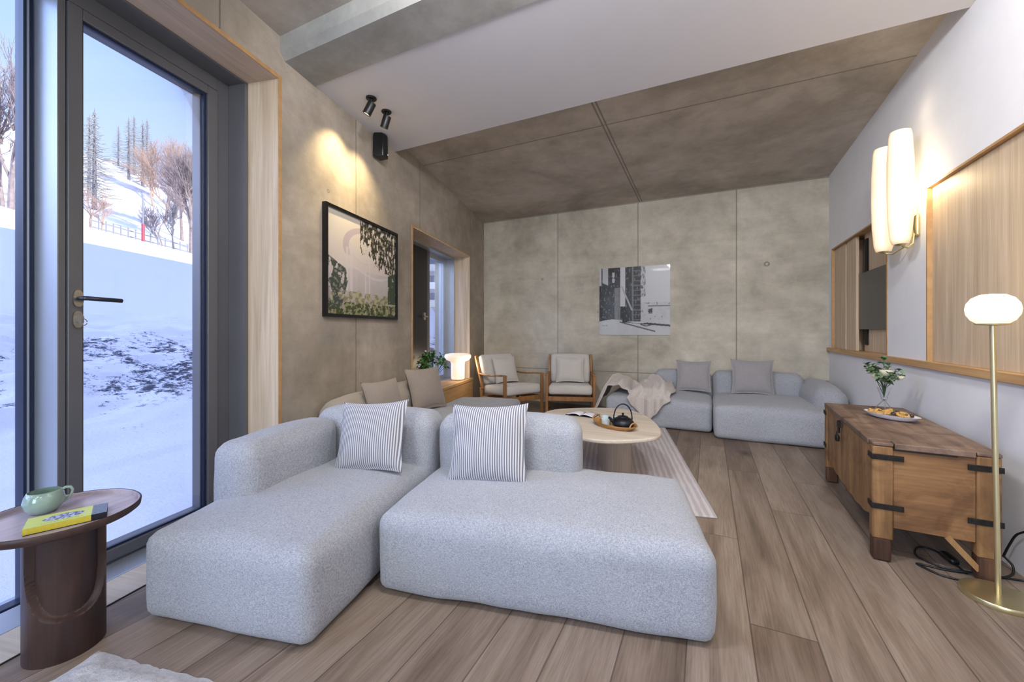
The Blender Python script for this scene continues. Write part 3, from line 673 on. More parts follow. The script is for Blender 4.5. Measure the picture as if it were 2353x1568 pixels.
# throw blanket
def blanket():
    m = MB()
    def f(a, b):
        x = -1.14+a*.80
        yb = 5.20; yf = 4.455; run = yb-yf; top = .362
        tri = max(0, 1-abs(a-.70)/.30)
        total = run*(.93 if a < .42 else .93+.07*min(1, (a-.42)/.08))+ (0 if a < .42 else .26*tri)
        s_ = b*total
        lobe = (.10*math.sin(min(1, a/.47)*math.pi)**.6 if a < .47 else .095*math.sin((a-.47)/.53*math.pi)**.6)
        q = min(1, s_/run)
        ph = a*19+(q-.5)*(7 if a < .47 else -5)
        fold = .020*math.sin(ph)+.014*math.sin(ph*2.1+1.7)+.012*noise.noise(Vector((a*14, q*7, 3)))
        z = top+.014+lobe*(.25+.75*math.sin(min(1, q*1.05)*math.pi)**.6)*(1 if q < 1 else 0)+max(-.010, fold*1.7)*(.4+.9*math.sin(q*math.pi))
        if s_ < run:
            y = yb-s_; e = max(0, s_-(run-.07)); z -= e*e*9
        else:
            y = yf-.018-.034*abs(math.sin(a*24)); z = top-.04-(s_-run)+.4*fold
        x += .03*math.sin(q*6+a*4)*(1 if q < 1 else .2); y += .02*math.sin(a*15+q*5)
        if a < .42 and q > .7: z = max(z, top+.012)
        if x < -1.02: z -= (-1.02-x)*1.5*(.4+q)
        return (x, y, z)
    m.grid(130, 90, f)
    o = m.build('throw_blanket', 'throw', smooth=180)
    sm = o.modifiers.new('s', 'SOLIDIFY'); sm.thickness = .012; sm.offset = 1
    tag(o, 'crumpled beige throw blanket over the left end of the far sofa', 'blanket')
blanket()

# coffee table
def catmull(pts, k=8):
    out = []; n = len(pts)
    for i in range(n):
        p0, p1, p2, p3 = [Vector(pts[(i+j-1) % n]) for j in range(4)]
        for s in range(k):
            t = s/k
            out.append(tuple(.5*((2*p1)+(-p0+p2)*t+(2*p0-5*p1+4*p2-p3)*t*t+(-p0+3*p1-3*p2+p3)*t**3)))
    return out
ct = thing('coffee_table', 'pale wooden coffee table with rounded triangular top on one pillar', 'table', (-.70, 2.93, 0))
out = [(-.272, 2.76), (-.33, 2.615), (-.52, 2.47), (-.70, 2.455), (-.90, 2.57), (-1.08, 2.80), (-1.20, 3.08), (-1.12, 3.29), (-.85, 3.47), (-.62, 3.50), (-.44, 3.31), (-.32, 3.02)]
poly = catmull([(x+.70, y-2.93) for x, y in out])
m = MB(); m.prism(poly, .337, .362); m.build('table_top', 'oak_pale', ct, bevel=.008, seg=3)
m = MB(); n = 28
pp = []
for k in range(n):
    a = 2*math.pi*k/n; pp.append((math.copysign(abs(math.cos(a))**.45, math.cos(a))*.10, math.copysign(abs(math.sin(a))**.45, math.sin(a))*.155))
mm = Matrix.Translation((.075, .09, 0)) @ Matrix.Rotation(R(25.9), 4, 'Z')
m.prism(pp, .012, .337, mm); m.build('pillar', 'oak_pil', ct, smooth=35)
# tray, cups, pot on the table
TT = .3625
tr = thing('wicker_tray', 'oval wicker tray on the coffee table', 'tray', (-.585, 2.82, TT), R(-32))
m = MB(); m.lathe([(.001, .004), (.14, .004), (.172, .03), (.178, .032), (.178, .026), (.145, 0), (.001, 0)], 48, sx=1.0, sy=.56); m.build('tray_base', 'wicker', tr, smooth=50)
for sg in (-1, 1):
    m = MB(); m.tube([(sg*(.172+.0*math.cos(t)), .035*math.cos(t), .028+.028*math.sin(t)) for t in [i*math.pi/8 for i in range(9)]], .005, 8); m.build('tray_handle', 'wicker', tr, smooth=60)
def onT(x, y, z=0.): return (tr.location.x+math.cos(R(-32))*x-math.sin(R(-32))*y, tr.location.y+math.sin(R(-32))*x+math.cos(R(-32))*y, TT+.0045+z)
tp = thing('teapot', 'black cast iron teapot with tall hoop handle on the tray', 'teapot', onT(.085, -.005), R(26))
m = MB(); m.lathe([(.03, 0), (.046, .003), (.068, .022), (.074, .040), (.070, .052), (.055, .070), (.036, .079), (.03, .081)], 40); m.build('pot_body', 'iron_pot', tp, smooth=40)
m = MB(); m.lathe([(.034, .0795), (.033, .085), (.018, .089), (.005, .090), (.005, .096), (.009, .101), (.006, .107), (.0, .108)], 28); m.build('lid', 'iron_pot', tp, smooth=60)
m = MB(); m.tube([(-.055, 0, .045), (-.075, 0, .056), (-.088, 0, .073), (-.096, 0, .078)], [.014, .012, .009, .008], 12); m.build('spout', 'iron_pot', tp, smooth=60)
m = MB(); m.tube([(.062*math.cos(t), 0, .062+.105*math.sin(t)**.85) for t in [i*math.pi/20 for i in range(21)]], .0042, 8); m.build('handle', 'iron_pot', tp, smooth=60)
for i, (x, y, lb) in enumerate(((-.095, .012, 'pale ribbed cup at the left on the tray'), (-.05, -.03, 'pale ribbed cup in front, nearer the teapot'), (-.022, .045, 'pale cup behind the other two, half hidden by the teapot'))):
    cu = thing('tea_cup', lb, 'cup', onT(x, y), 0, 'cups on the tray')
    m = MB()
    prof = [(.0215, 0), (.027, .003), (.030, .052), (.0285, .052), (.025, .006), (.001, .005)]
    m.lathe(prof, 32); m.build('cup_body', 'cup', cu, smooth=50)
    m = MB(); m.lathe([(.0296, .0521), (.0304, .0521), (.0300, .0535), (.0290, .0535)], 32, ring=True); m.build('rim', 'ceramic_white', cu, smooth=60)
nk = MB(); nk.soft(-.03, .03, -.012, .012, 0, .014, .006, (0, 0, .002), .006); o = nk.build('napkin', 'paper', smooth=180); o.location = onT(.03, -.07, .003); o.rotation_euler = (0, 0, R(-20)); tag(o, 'small folded white napkin on the front edge of the tray', 'napkin')
bk = thing('open_magazine', 'open magazine lying on the coffee table, left of the tray', 'magazine', (-.89, 3.11, TT+.001), R(-5))
m = MB(); m.box(-.115, .115, -.075, .075, 0, .004); m.build('cover', 'book_dark', bk)
for sg in (-1, 1):
    m = MB(); m.grid(12, 4, lambda a, b: (sg*(.001+a*.108), -.07+b*.14, .0055+.013*math.sin(min(1, a*1.15)*math.pi)**.8*(1-a*.4))); o = m.build('page_block', 'paper', bk, smooth=180)
    sm = o.modifiers.new('s', 'SOLIDIFY'); sm.thickness = .0012
# rugs
m = MB(); m.box(-.83, .574, 2.40, 4.50, 0, .011)
o = m.build('woven_rug', 'rug_grey', bevel=.004, frame='L'); tag(o, 'large pale mauve-grey striped rug under the coffee table', 'rug')
m = MB(); nn = 60
def rf(a, b):
    x = -1.585+a*1.9; y = -1.0+b*1.94
    e = min(a, 1-a, b, 1-b)
    return (x, y, .004+.020*min(1, e*30)+noise.noise(Vector((x*22, y*22, 0)))*.006+noise.noise(Vector((x*60, y*60, 3)))*.004)
m.grid(150, 150, rf)
o = m.build('shaggy_rug', 'rug_white', smooth=180, frame='L'); tag(o, 'fluffy off-white rug in the near left corner', 'rug')

# side table
st = thing('side_table', 'round dark walnut side table on a scooped cylindrical foot', 'table', Lw(-1.725, .935), A)
def column():
    m = MB(); nt_, nz = 220, 130; Hc = .40; rc = .094
    vs = []; fs = []
    ca = math.atan2(-.935, 1.725)+R(8)       # scoop turned to the room
    for j in range(nz+1):
        z = Hc*j/nz
        for i in range(nt_):
            t = 2*math.pi*i/nt_; da = (t-ca+math.pi) % (2*math.pi)-math.pi
            u = da/R(74)
            zb = .125+.19*(1-math.sqrt(max(0, 1-min(1, abs(u))**2.6)))
            ins = 0.
            if abs(u) < 1:
                k = max(0., min(1., (z-zb)/.012)); e = max(0., min(1., (1-abs(u))/.05)); k = min(k, e); ins = .020*k*k*(3-2*k)
            r = rc-ins
            vs.append((r*math.cos(t), r*math.sin(t), z))
    for j in range(nz):
        for i in range(nt_): fs.append((j*nt_+i, j*nt_+(i+1) % nt_, (j+1)*nt_+(i+1) % nt_, (j+1)*nt_+i))
    fs.append(tuple(range(nt_))[::-1]); fs.append(tuple(nz*nt_+i for i in range(nt_)))
    m.add(vs, fs); return m
column().build('column', 'walnut', st, smooth=40)
m = MB(); m.lathe([(.001, .400), (.186, .400), (.196, .408), (.198, .425), (.194, .4275), (.190, .425), (.189, .414), (.001, .414)], 72, cx=-.047, cy=.012)
tt = m.build('table_top', 'walnut_sheen', st, smooth=40)
m = MB(); m.lathe([(.187, .3995), (.1975, .408), (.1995, .4255), (.1965, .4285), (.1935, .427), (.1905, .424), (.1895, .413)], 72, cx=-.047, cy=.012, ring=True); m.build('rim', 'walnut', st, smooth=60)
ZT = .4148
mg = thing('mug', 'wide sage green glazed mug with looped handle on the side table', 'mug', Lw(-1.865, .955, ZT), A)
MG = .74
m = MB(); m.lathe([(.036, 0), (.042, .002), (.062, .024), (.068, .044), (.062, .068), (.054, .084), (.0515, .0845), (.058, .067), (.064, .044), (.056, .022), (.03, .006), (.0, .006)], 48, mat=Matrix.Diagonal((MG, MG, MG*1.14, 1))); m.build('mug_body', 'ceramic_green', mg, smooth=60)
m = MB(); ha = R(62)
m.tube([((.056+r)*math.cos(ha), (.056+r)*math.sin(ha), z) for r, z in ((-.004, .076), (.012, .083), (.026, .080), (.033, .068), (.030, .052), (.018, .036), (.004, .026))], .0056, 10); hh = m.build('handle', 'ceramic_green', mg, smooth=60); hh.scale = (MG, MG, MG*1.14)
bkk = thing('paperback_book', 'yellow book with a blue-grey cover picture on the side table', 'book', Lw(-1.695, .925, ZT), A+R(57.))
# book: long axis local x
def cover(u, v):   # colour of cover, u along length
    if u > .80:
        g = .16+.10*noise.noise(Vector((u*40, v*18, 1))); return (g*.9, g*1.15, g*1.6)
    base = (.62, .70, .18)
    du = (u-.45)/.26; dv = (v-.52)/.26
    if du*du+dv*dv*1. < 1:
        n = noise.noise(Vector((u*26, v*9, 7)))
        return (.12, .14, .30) if n < -.02 else ((.62, .64, .80) if n < .25 else (.25, .28, .5))
    n = noise.noise(Vector((u*90, v*40, 2)))
    if .13 < v < .2 and .15 < u < .7 and n > .05: return (.25, .28, .08)
    return base
m = MB(); Lb, Wb = .178, .098
m.grid(90, 40, lambda a, b: (-Lb/2+a*Lb, -Wb/2+b*Wb, .0201))
cc = [cover(i/89, j/39) for j in range(40) for i in range(90)]
m.build('front_cover', 'book_cover', bkk, col=cc)
m = MB(); m.box(-Lb/2, Lb/2*.6, -Wb/2, Wb/2, .001, .0198); m.build('yellow_block', 'pages', bkk)
m = MB(); m.box(Lb/2*.6, Lb/2, -Wb/2, Wb/2, .001, .0198); m.box(-Lb/2, Lb/2, -Wb/2, Wb/2, 0, .002); m.build('dark_spine_end', 'book_dark', bkk)

# ------------------------------------------------------------------ armchairs
def armchair(name, label, loc, rz, grp='teak armchairs'):
    t = thing(name, label, 'armchair', loc, rz, grp)
    W2 = .285
    for sx in (-1, 1):
        x = sx*W2
        m = MB(); m.bar((x, -.30, 0), (x, -.30, .49), .034, .034, (0, 1, 0)); m.build('front_leg', 'teak', t, bevel=.005)
        m = MB(); m.bar((x, .20, 0), (x, .23, .30), .034, .036, (0, 1, 0)); m.bar((x*.98, .20, .28), (x*.98, .375, .70), .03, .036, (0, 1, 0)); m.build('back_leg', 'teak', t, bevel=.005)
        m = MB()
        pts = [(-.32, .485), (-.28, .492), (-.15, .485), (.0, .47), (.15, .465), (.285, .475)]
        for (a, b), (c_, d) in zip(pts, pts[1:]): m.bar((x, a, b), (x, c_, d), .042 if a < .1 else .034, .018)
        m.build('arm', 'teak', t, bevel=.005)
        m = MB(); m.bar((x, -.30, .20), (x, .235, .165), .024, .05); m.build('side_rail', 'teak', t, bevel=.004)
    for nm, a_, h_ in (('seat_rail', (-.30, .20), .055), ('seat_rail', (.22, .17), .045), ('back_rail', (.36, .665), .04), ('back_rail', (.245, .36), .035)):
        m = MB(); m.bar((-W2, *a_), (W2, *a_), .023, h_); m.build(nm, 'teak', t, bevel=.004)
    for k in range(4):
        xx = -.18+k*.12
        m = MB(); m.bar((xx, .245, .36), (xx, .36, .665), .012, .03, (0, 1, 0)); m.build('slat', 'teak', t, bevel=.003)
    tilt = Matrix.Translation((0, -.03, .232)) @ Matrix.Rotation(R(-4), 4, 'X')
    m = MB(); m.soft(-.262, .262, -.29, .24, 0, .115, .03, (.004, .004, .012), .025, .003, 3, tilt); m.build('seat_cushion', 'cush_cream', t, smooth=180)
    tilt = Matrix.Translation((0, .195, .335)) @ Matrix.Rotation(R(-21), 4, 'X')
    m = MB(); m.soft(-.255, .255, -.055, .045, 0, .395, .035, (.004, .008, .004), .025, .003, 4, tilt); m.build('back_cushion', 'cush_cream', t, smooth=180)
    return t
ch = armchair('teak_armchair', 'teak armchair with cream cushions standing beside the window sill', (-2.28, 4.62, 0), R(62))
ch2 = copy_tree(ch); ch2['label'] = 'teak armchair with cream cushions against the far wall, facing the camera'
ch2.location = (-1.59, 4.98, 0); ch2.rotation_euler = (0, 0, R(18))
def chair_pillow(ch, lbl, dx, seed):
    rz = ch.rotation_euler.z; l = Vector((dx, .065, .355)); w = Matrix.Rotation(rz, 3, 'Z') @ l
    pillow('chair_cushion', lbl, 'cush_cream', .37, .35, .12, (ch.location.x+w.x, ch.location.y+w.y, w.z), R(-19), rz, seed=seed, group='cream chair cushions')
chair_pillow(ch, 'loose cream cushion on the armchair by the window sill', .02, 7)
chair_pillow(ch2, 'loose cream cushion on the armchair facing the camera', .0, 8)

# ------------------------------------------------------------------ chest
cx = thing('wooden_chest', 'old pine blanket chest on legs with iron straps, along the white wall', 'chest', (.665, 2.335, 0), R(-3.2))
CW, CL = .40, 1.13
pw = .072
def wob(m, a=.002):
    return m
for (px_, py_) in ((0, 0), (CW-pw, 0), (0, CL-pw), (CW-pw, CL-pw)):
    m = MB(); m.box(px_, px_+pw, py_, py_+.055 if py_ == 0 else py_+pw, .10, .515)
    lg = m.build('corner_post', 'chest_v', cx, bevel=.007)
    m = MB(); m.box(px_+.003, px_+pw-.006, py_+.002, py_+.065, 0, .105); m.build('worn_foot', 'foot_dark', lg, bevel=.01)
m = MB(); m.box(pw, CW-pw, .008, .03, .155, .505); m.build('end_panel', 'chest', cx, bevel=.003)
m = MB(); m.box(pw, CW-pw, CL-.03, CL-.008, .155, .505); m.build('end_panel', 'chest', cx, bevel=.003)
# front boards with sagging lower edge
m = MB(); ny = 24
vs = []; fs = []
for i in range(ny+1):
    y = .05+(CL-.11)*i/ny; zb = .145+.04*abs(2*i/ny-1)**3+.004*math.sin(i*1.7)
    vs += [(.006, y, zb), (.03, y, zb), (.03, y, .505), (.006, y, .505)]
for i in range(ny):
    a = i*4; fs += [(a+k, a+4+k, a+4+(k+1) % 4, a+(k+1) % 4) for k in range(4)]
fs += [(3, 2, 1, 0), (ny*4, ny*4+1, ny*4+2, ny*4+3)]
m.add(vs, fs); m.build('front_panel', 'chest_v', cx)
m = MB(); m.box(CW-.03, CW-.006, .05, CL-.05, .155, .505); m.build('back_panel', 'chest', cx)
m = MB(); m.box(.03, CW-.03, .03, CL-.03, .16, .175); m.build('bottom_board', 'chest', cx)
m = MB(); m.box(-.004, CW*.60, .062, CL-.02, .508, .533); m.box(CW*.605, CW+.002, .062, CL-.02, .508, .533); m.box(pw+.003, CW-pw-.003, -.004, .062, .506, .533); m.box(0, pw, -.002, .06, .5155, .531); m.box(CW-pw, CW, -.002, .06, .5155, .531)
m.build('lid', 'chest_top', cx, bevel=.004)
m = MB(); m.box(pw, pw+.20, -.001, .01, .500, .513); m.build('lid_strap', 'iron', cx)
for z in (.455, .235):
    m = MB(); m.box(-.004, .105, -.005, .0, z, z+.024); m.box(-.005, 0, -.004, .055, z, z+.024); m.build('iron_strap', 'iron', cx, bevel=.002)
    m = MB(); m.box(CW-.10, CW+.004, -.005, .0, z, z+.024); m.build('iron_strap', 'iron', cx, bevel=.002)
    m = MB(); m.box(-.005, 0, CL-.07, CL+.003, z, z+.026); m.build('iron_strap', 'iron', cx, bevel=.002)
m = MB(); m.tube([(-.008, .62, .505), (-.012, .62, .49), (-.011, .62, .455), (-.010, .62, .43)], .006, 8); m.box(-.018, -.002, .605, .635, .465, .50)
lk = m.build('hasp', 'iron', cx)
m = MB(); m.lathe([(.001, -.035), (.02, -.03), (.024, -.012), (.018, .004), (.001, .008)], 16, cx=-.018, cy=.62, cz=.415, sx=.5); m.tube([(-.018, .62+.012*math.cos(t), .418+.022*math.sin(t)) for t in [i*math.pi/8 for i in range(9)]], .003, 6)
m.build('padlock', 'iron', lk, smooth=60)
m = MB(); m.bar((CW-pw-.085, .02, .16), (CW-pw+.01, .02, .045), .022, .03, (0, 1, 0)); m.build('corner_bracket', 'chest_v', cx)
def onC(x, y, z=.5335):
    a = R(-3.2); return (.665+math.cos(a)*x-math.sin(a)*y, 2.335+math.sin(a)*x+math.cos(a)*y, z)
# plate with crackers
PX, PY = .225, .64
pl = thing('serving_plate', 'long white boat shaped serving plate on the chest', 'plate', onC(PX, PY), R(-3.2-48))
m = MB(); m.lathe([(.001, .004), (.065, .005), (.10, .016), (.122, .030), (.125, .030), (.102, .010), (.065, 0), (.001, 0)], 56, sx=1.08, sy=.55); m.build('plate_body', 'ceramic_white', pl, smooth=60)
a0 = R(-3.2-48); base = onC(PX, PY)
snacks = []
for i in range(26):
    for _ in range(60):
        u = random.uniform(-.105, .105); v = random.uniform(-.045, .045)
        if (u/.115)**2+(v/.052)**2 < 1: break
    z = .018+.012*(1-abs(u)/.12)*random.random()+.012*i/26
    m = MB()
    if i % 4 == 3: m.soft(-.011, .011, -.009, .009, -.006, .008, .006, (0, 0, 0), .006, .002, i)
    else: m.soft(-.019, .019, -.014, .014, -.004, .006, .004, (0, 0, .003), .006, .003, i)
    dark = i % 4 == 3
    o = m.build('cracker' if not dark else 'olive', 'cracker' if not dark else 'olive_d', smooth=180)
    o.location = (base[0]+math.cos(a0)*u-math.sin(a0)*v, base[1]+math.sin(a0)*u+math.cos(a0)*v, base[2]+z+.004)
    o.rotation_euler = (random.uniform(-.5, .5), random.uniform(-.5, .5), random.uniform(0, 6))
    tag(o, 'small dark bite between the golden crackers on the white plate' if dark else 'golden cracker heaped on the long white plate', 'snack', 'dark bites on the plate' if dark else 'crackers on the plate')

def leaf_mesh(m, base, d, ln, wd, droop=.3, fold=.2):
    d = Vector(d).normalized(); side = d.cross(Vector((0, 0, 1)))
    side = side.normalized() if side.length > .05 else Vector((1, 0, 0)); up = side.cross(d)
    o = len(m.v); k = 5
    for i in range(k+1):
        t = i/k; w = wd*math.sin(min(1, t*.96+.04)*math.pi)**.7
        c = Vector(base)+d*ln*t-Vector((0, 0, droop*ln*t*t))
        for s in (-1, 0, 1): m.v.append(tuple(c+side*s*w*.5+up*abs(s)*w*fold))
    for i in range(k):
        for s in range(2):
            a = o+i*3+s; m.f.append((a, a+1, a+4, a+3))
def rnd_dir(zmin=-.2):
    while True:
        v = Vector((random.gauss(0, 1), random.gauss(0, 1), random.gauss(0, 1))).normalized()
        if v.z > zmin: return v
# vase with eucalyptus and cream roses on the chest
VX, VY = .25, .87
vb = onC(VX, VY)
vs_ = thing('flower_vase', 'glass vase on splayed legs holding eucalyptus and cream roses, behind the plate', 'vase', vb)
m = MB(); m.lathe([(.0, .07), (.012, .072), (.018, .10), (.028, .135), (.034, .15), (.032, .15), (.026, .134), (.016, .102), (.010, .078), (0, .076)], 28); m.build('vase_glass', 'vase_glass', vs_, smooth=60)
m = MB()
for k in range(3):
    a = k*2.094+.4; m.tube([(0, 0, .075), (.035*math.cos(a), .035*math.sin(a), .03), (.055*math.cos(a), .055*math.sin(a), .002)], .003, 8)
m.build('vase_legs', 'vase_glass', vs_, smooth=60)
m = MB(); stems = []
for i in range(11):
    d = rnd_dir(.35); tip = Vector((d.x*.11, d.y*.11, .15+.11*d.z+.02)); stems.append((tip, d))
    m.tube([(0, 0, .09), (d.x*.012, d.y*.012, .15), tuple(tip)], .0018, 5)
top = Vector((0, .0, .315)); m.tube([(0, 0, .1), (.0, .0, .2), tuple(top)], .002, 5); side = Vector((-.085, -.02, .285)); m.tube([(0, 0, .1), (-.04, -.01, .2), tuple(side)], .002, 5)
m.build('stems', 'stem', vs_)
ml = MB(); md = MB()
for tip, d in stems+[(top, Vector((0, 0, 1))), (side, Vector((-.5, 0, .8)))]:
    for k in range(11):
        b = tip-Vector(d)*random.uniform(-.01, .085); dd = (rnd_dir(-.5)+Vector(d)*.5)
        leaf_mesh(ml if random.random() < .6 else md, b, dd, random.uniform(.026, .046), random.uniform(.022, .034))
ml.build('eucalyptus_leaves', 'leaf_euc', vs_, smooth=180); md.build('dark_leaves', 'leaf_dark', vs_, smooth=180)
for x, y, z, r in ((.005, -.02, .24, .034), (-.045, -.02, .22, .026), (.07, -.02, .215, .02), (.03, .02, .235, .024)):
    m = MB()
    for q in range(4):
        rr = r*(1-q*.2)
        for k in range(5):
            a = k*1.257+q*.6
            m.grid(6, 6, lambda u, v: (x+rr*(.25+.75*math.sin(v*1.7))*math.cos(a+(u-.5)*1.7), y+rr*(.25+.75*math.sin(v*1.7))*math.sin(a+(u-.5)*1.7), z+rr*(-.7+1.25*v+q*.12)))
    m.build('rose', 'petal', vs_, smooth=180)

# window sill plant and lamp
pt = thing('potted_plant', 'leafy green plant with white flowers in a glass bowl on the window sill', 'plant', Lw(-1.98, 4.28, .3705), A)
m = MB(); m.lathe([(.04, 0), (.07, .02), (.085, .06), (.07, .10), (.066, .10), (.08, .06), (.065, .022), (.0, .01)], 32); m.build('glass_bowl', 'vase_glass', pt, smooth=60)
m1 = MB(); m2 = MB(); m3 = MB(); ms = MB()
for i in range(46):
    d = rnd_dir(-.15); tip = Vector((d.x*.15, d.y*.22, .26+d.z*.16)); ms.tube([(0, 0, .06), (d.x*.04, d.y*.05, .14), tuple(tip)], .002, 4)
    for k in range(7):
        leaf_mesh((m1, m1, m2)[random.randrange(3)], tip-d*random.uniform(0, .07), rnd_dir(-.6)+d*.6, random.uniform(.03, .06), random.uniform(.022, .035))
    if i % 5 == 0:
        m3 = MB()
        for k in range(5): leaf_mesh(m3, tip+d*.01, rnd_dir(-.2)+d, .03, .024)
        m3.build('flower', 'petal_w', pt, smooth=180)
ms.build('stems', 'stem', pt); m1.build('leaves', 'leaf', pt, smooth=180); m2.build('dark_leaves', 'leaf_dark', pt, smooth=180)
tl = thing('table_lamp', 'lit white mushroom lamp on the window sill', 'lamp', Lw(-1.96, 5.04, .3705), A)
m = MB(); m.lathe([(.0, .015), (.085, .015), (.09, .03), (.09, .22), (.10, .25), (.15, .27), (.175, .30), (.178, .325), (.165, .345), (.12, .355), (0, .357)], 48); m.build('lamp_shade', 'lamp_white', tl, smooth=50)
m = MB(); m.lathe([(.045, 0), (.045, .0148)], 32); m.build('base', 'chrome', tl, smooth=40)

# floor lamp
fl = thing('floor_lamp', 'slim brass floor lamp with lit oval glass globe, before the chest', 'lamp', (1.0, 2.20, 0))
def lp(z): return (-.019*z, -.009*z, z)
m = MB(); m.lathe([(.001, 0), (.102, 0), (.104, .004), (.104, .018), (.102, .021), (.001, .0215)], 64); m.build('base', 'brass', fl, smooth=40)
m = MB(); m.tube([lp(.0215), lp(.55), lp(1.055)], .0085, 16); m.build('pole', 'brass', fl, smooth=60)
e = lp(1.055)
m = MB(); m.lathe([(.01, 0), (.046, .004), (.047, .009), (.01, .009)], 40, cx=e[0], cy=e[1], cz=1.048); m.build('shade_holder', 'brass', fl, smooth=40)
m = MB(); m.lathe([(.042, .0), (.058, .012), (.070, .034), (.073, .055), (.069, .076), (.056, .097), (.034, .110), (.0, .114)], 56, cx=e[0], cy=e[1], cz=1.0575); m.build('globe_shade', 'globe', fl, smooth=180)
# cable, switch
def cpts(l): return catmull_open([Vector(p) for p in l], 10)
def catmull_open(p, k):
    p = [p[0]*2-p[1]]+p+[p[-1]*2-p[-2]]; out = []
    for i in range(1, len(p)-2):
        for s in range(k):
            t = s/k; a, b, c, d = p[i-1:i+3]
            out.append(.5*((2*b)+(-a+c)*t+(2*a-5*b+4*c-d)*t*t+(-a+3*b-3*c+d)*t**3))
    out.append(p[-2]); return out
cb = thing('lamp_cable', 'black looped cable with inline switch lying beneath the chest', 'cable', (0, 0, 0))
m = MB(); z = .005
m.tube(cpts([(.982, 2.365, z), (.976, 2.432, z), (.973, 2.486, z), (.961, 2.528, z), (.93, 2.564, z), (.896, 2.553, z), (.865, 2.502, z), (.855, 2.447, z), (.88, 2.408, z), (.921, 2.378, z), (.995, 2.368, .012), (.917, 2.362, z), (.835, 2.372, z), (.832, 2.358, z), (.876, 2.305, z), (.935, 2.290, z)]), .0042, 8)
m.build('looped_cord', 'cable', cb, smooth=60)
m = MB(); m.tube(cpts([(.995, 2.368, .012), (1.03, 2.366, z), (1.09, 2.385, z), (1.15, 2.44, z), (1.165, 2.47, .03), (1.155, 2.50, .05), (1.16, 2.515, .05), (1.165, 2.488, .112), (1.17, 2.454, .17), (1.178, 2.401, .209), (1.183, 2.369, .223)]), .0042, 8)
m.tube(cpts([(1.09, 2.385, z+.004), (1.13, 2.395, z), (1.17, 2.39, z), (1.176, 2.3, z)]), .0042, 8)
m.build('wall_cord', 'cable', cb, smooth=60)
m = MB(); m.soft(-.017, .017, -.042, .042, 0, .026, .010, (0, 0, .002), .006, 0, 0, Matrix.Translation((.970, 2.470, .002)) @ Matrix.Rotation(R(6), 4, 'Z')); m.build('inline_switch', 'black', cb, smooth=60)

# sconce
sc = thing('wall_sconce', 'lit wall light of two tall opal glass tubes on a brass bracket', 'wall light', (XR, 3.40, 1.60))
m = MB(); m.soft(-.022, 0, -.05, .05, .02, .16, .012, (.01, 0, 0), .012); m.build('wall_bracket', 'brass', sc, smooth=60)
for y in (-.11, .155):
    m = MB(); pr = [(.040, -.035), (.050, .0), (.060, .12), (.064, .30), (.063, .48), (.055, .63), (.050, .66), (.046, .662), (.0, .655)]
    m.lathe(pr, 40, cx=-.115, cy=y); m.build('glass_shade', 'shade', sc, smooth=180)
    m = MB(); m.tube([(-.02, 0+y*.2, .05), (-.04, y*.55, -.03), (-.075, y*.85, -.058), (-.10, y, -.05), (-.115, y, -.036)], .006, 10); m.lathe([(.001, -.012), (.022, -.008), (.03, 0), (.001, .0)], 20, cx=-.115, cy=y, cz=-.036); m.build('brass_arm', 'brass', sc, smooth=60)

sc2 = copy_tree(sc); sc2.location = (XR, 1.86, 1.66); sc2['label'] = 'matching lit wall light farther right, beyond the edge of the picture'
sc['group'] = sc2['group'] = 'opal glass wall lights'
# ceiling spots and speaker
for i, (x, y, lb, dirv) in enumerate(((-1.615, 2.50, 'black ceiling spotlight farther from the speaker', (-.30, -.02, -.52)), (-1.605, 2.68, 'black ceiling spotlight nearer the wall speaker', (-.30, .10, -.66)))):
    w = Lw(x, y, 2.655); sp = thing('ceiling_spotlight', lb, 'spotlight', w, A, 'black spotlights on the white ceiling')
    m = MB(); m.lathe([(.001, -.012), (.032, -.012), (.036, -.008), (.036, 0), (.001, 0)], 32); m.build('canopy', 'black', sp, smooth=40)
    m = MB(); m.tube([(0, 0, -.012), (0, 0, -.04)], .009, 10); m.build('stem', 'black', sp, smooth=60)
    dirv = Vector(dirv).normalized(); q = dirv.to_track_quat('Z', 'Y').to_matrix().to_4x4(); q = Matrix.Translation((0.008, 0, -.035)) @ q
    m = MB(); m.lathe([(.001, 0), (.027, 0), (.0285, .003), (.0285, .088), (.025, .088), (.025, .08), (.001, .08)], 32, mat=q); m.build('lamp_head', 'black', sp, smooth=40)
    m = MB(); m.lathe([(.001, .0805), (.022, .0805), (.022, .083), (.001, .083)], 24, mat=q); m.build('bulb', 'bulb', sp)
    l = bpy.data.lights.new('spot_light', 'SPOT'); l.energy = 26; l.color = (1., .78, .42); l.spot_size = R(84); l.spot_blend = 1.; l.shadow_soft_size = .02
    lo = bpy.data.objects.new('spot_light', l); C.objects.link(lo); lo.parent = sp
    pos = q @ Vector((0, 0, .10)); lo.location = pos; lo.rotation_euler = dirv.to_track_quat('-Z', 'Y').to_euler()
sk = thing('loudspeaker', 'small black loudspeaker mounted high on the concrete wall', 'speaker', Lw(XL, 2.985, 2.46), A)
m = MB(); fp = [(0.02, -.055), (.10, -.038), (.118, .0), (.10, .045), (0.02, .055)]
m.add([(x, y, 0) for x, y in fp]+[(x, y, .175) for x, y in fp]+[(.02+(x-.02)*.55, y*.55, .218) for x, y in fp], [(4, 3, 2, 1, 0), (10, 11, 12, 13, 14)]+[(q*5+i, q*5+(i+1) % 5, q*5+5+(i+1) % 5, q*5+5+i) for q in (0, 1) for i in range(5)]); m.build('cabinet', 'black', sk, bevel=.006)
m = MB(); m.box(0, .03, -.02, .02, .05, .17); m.build('wall_mount', 'black', sk)
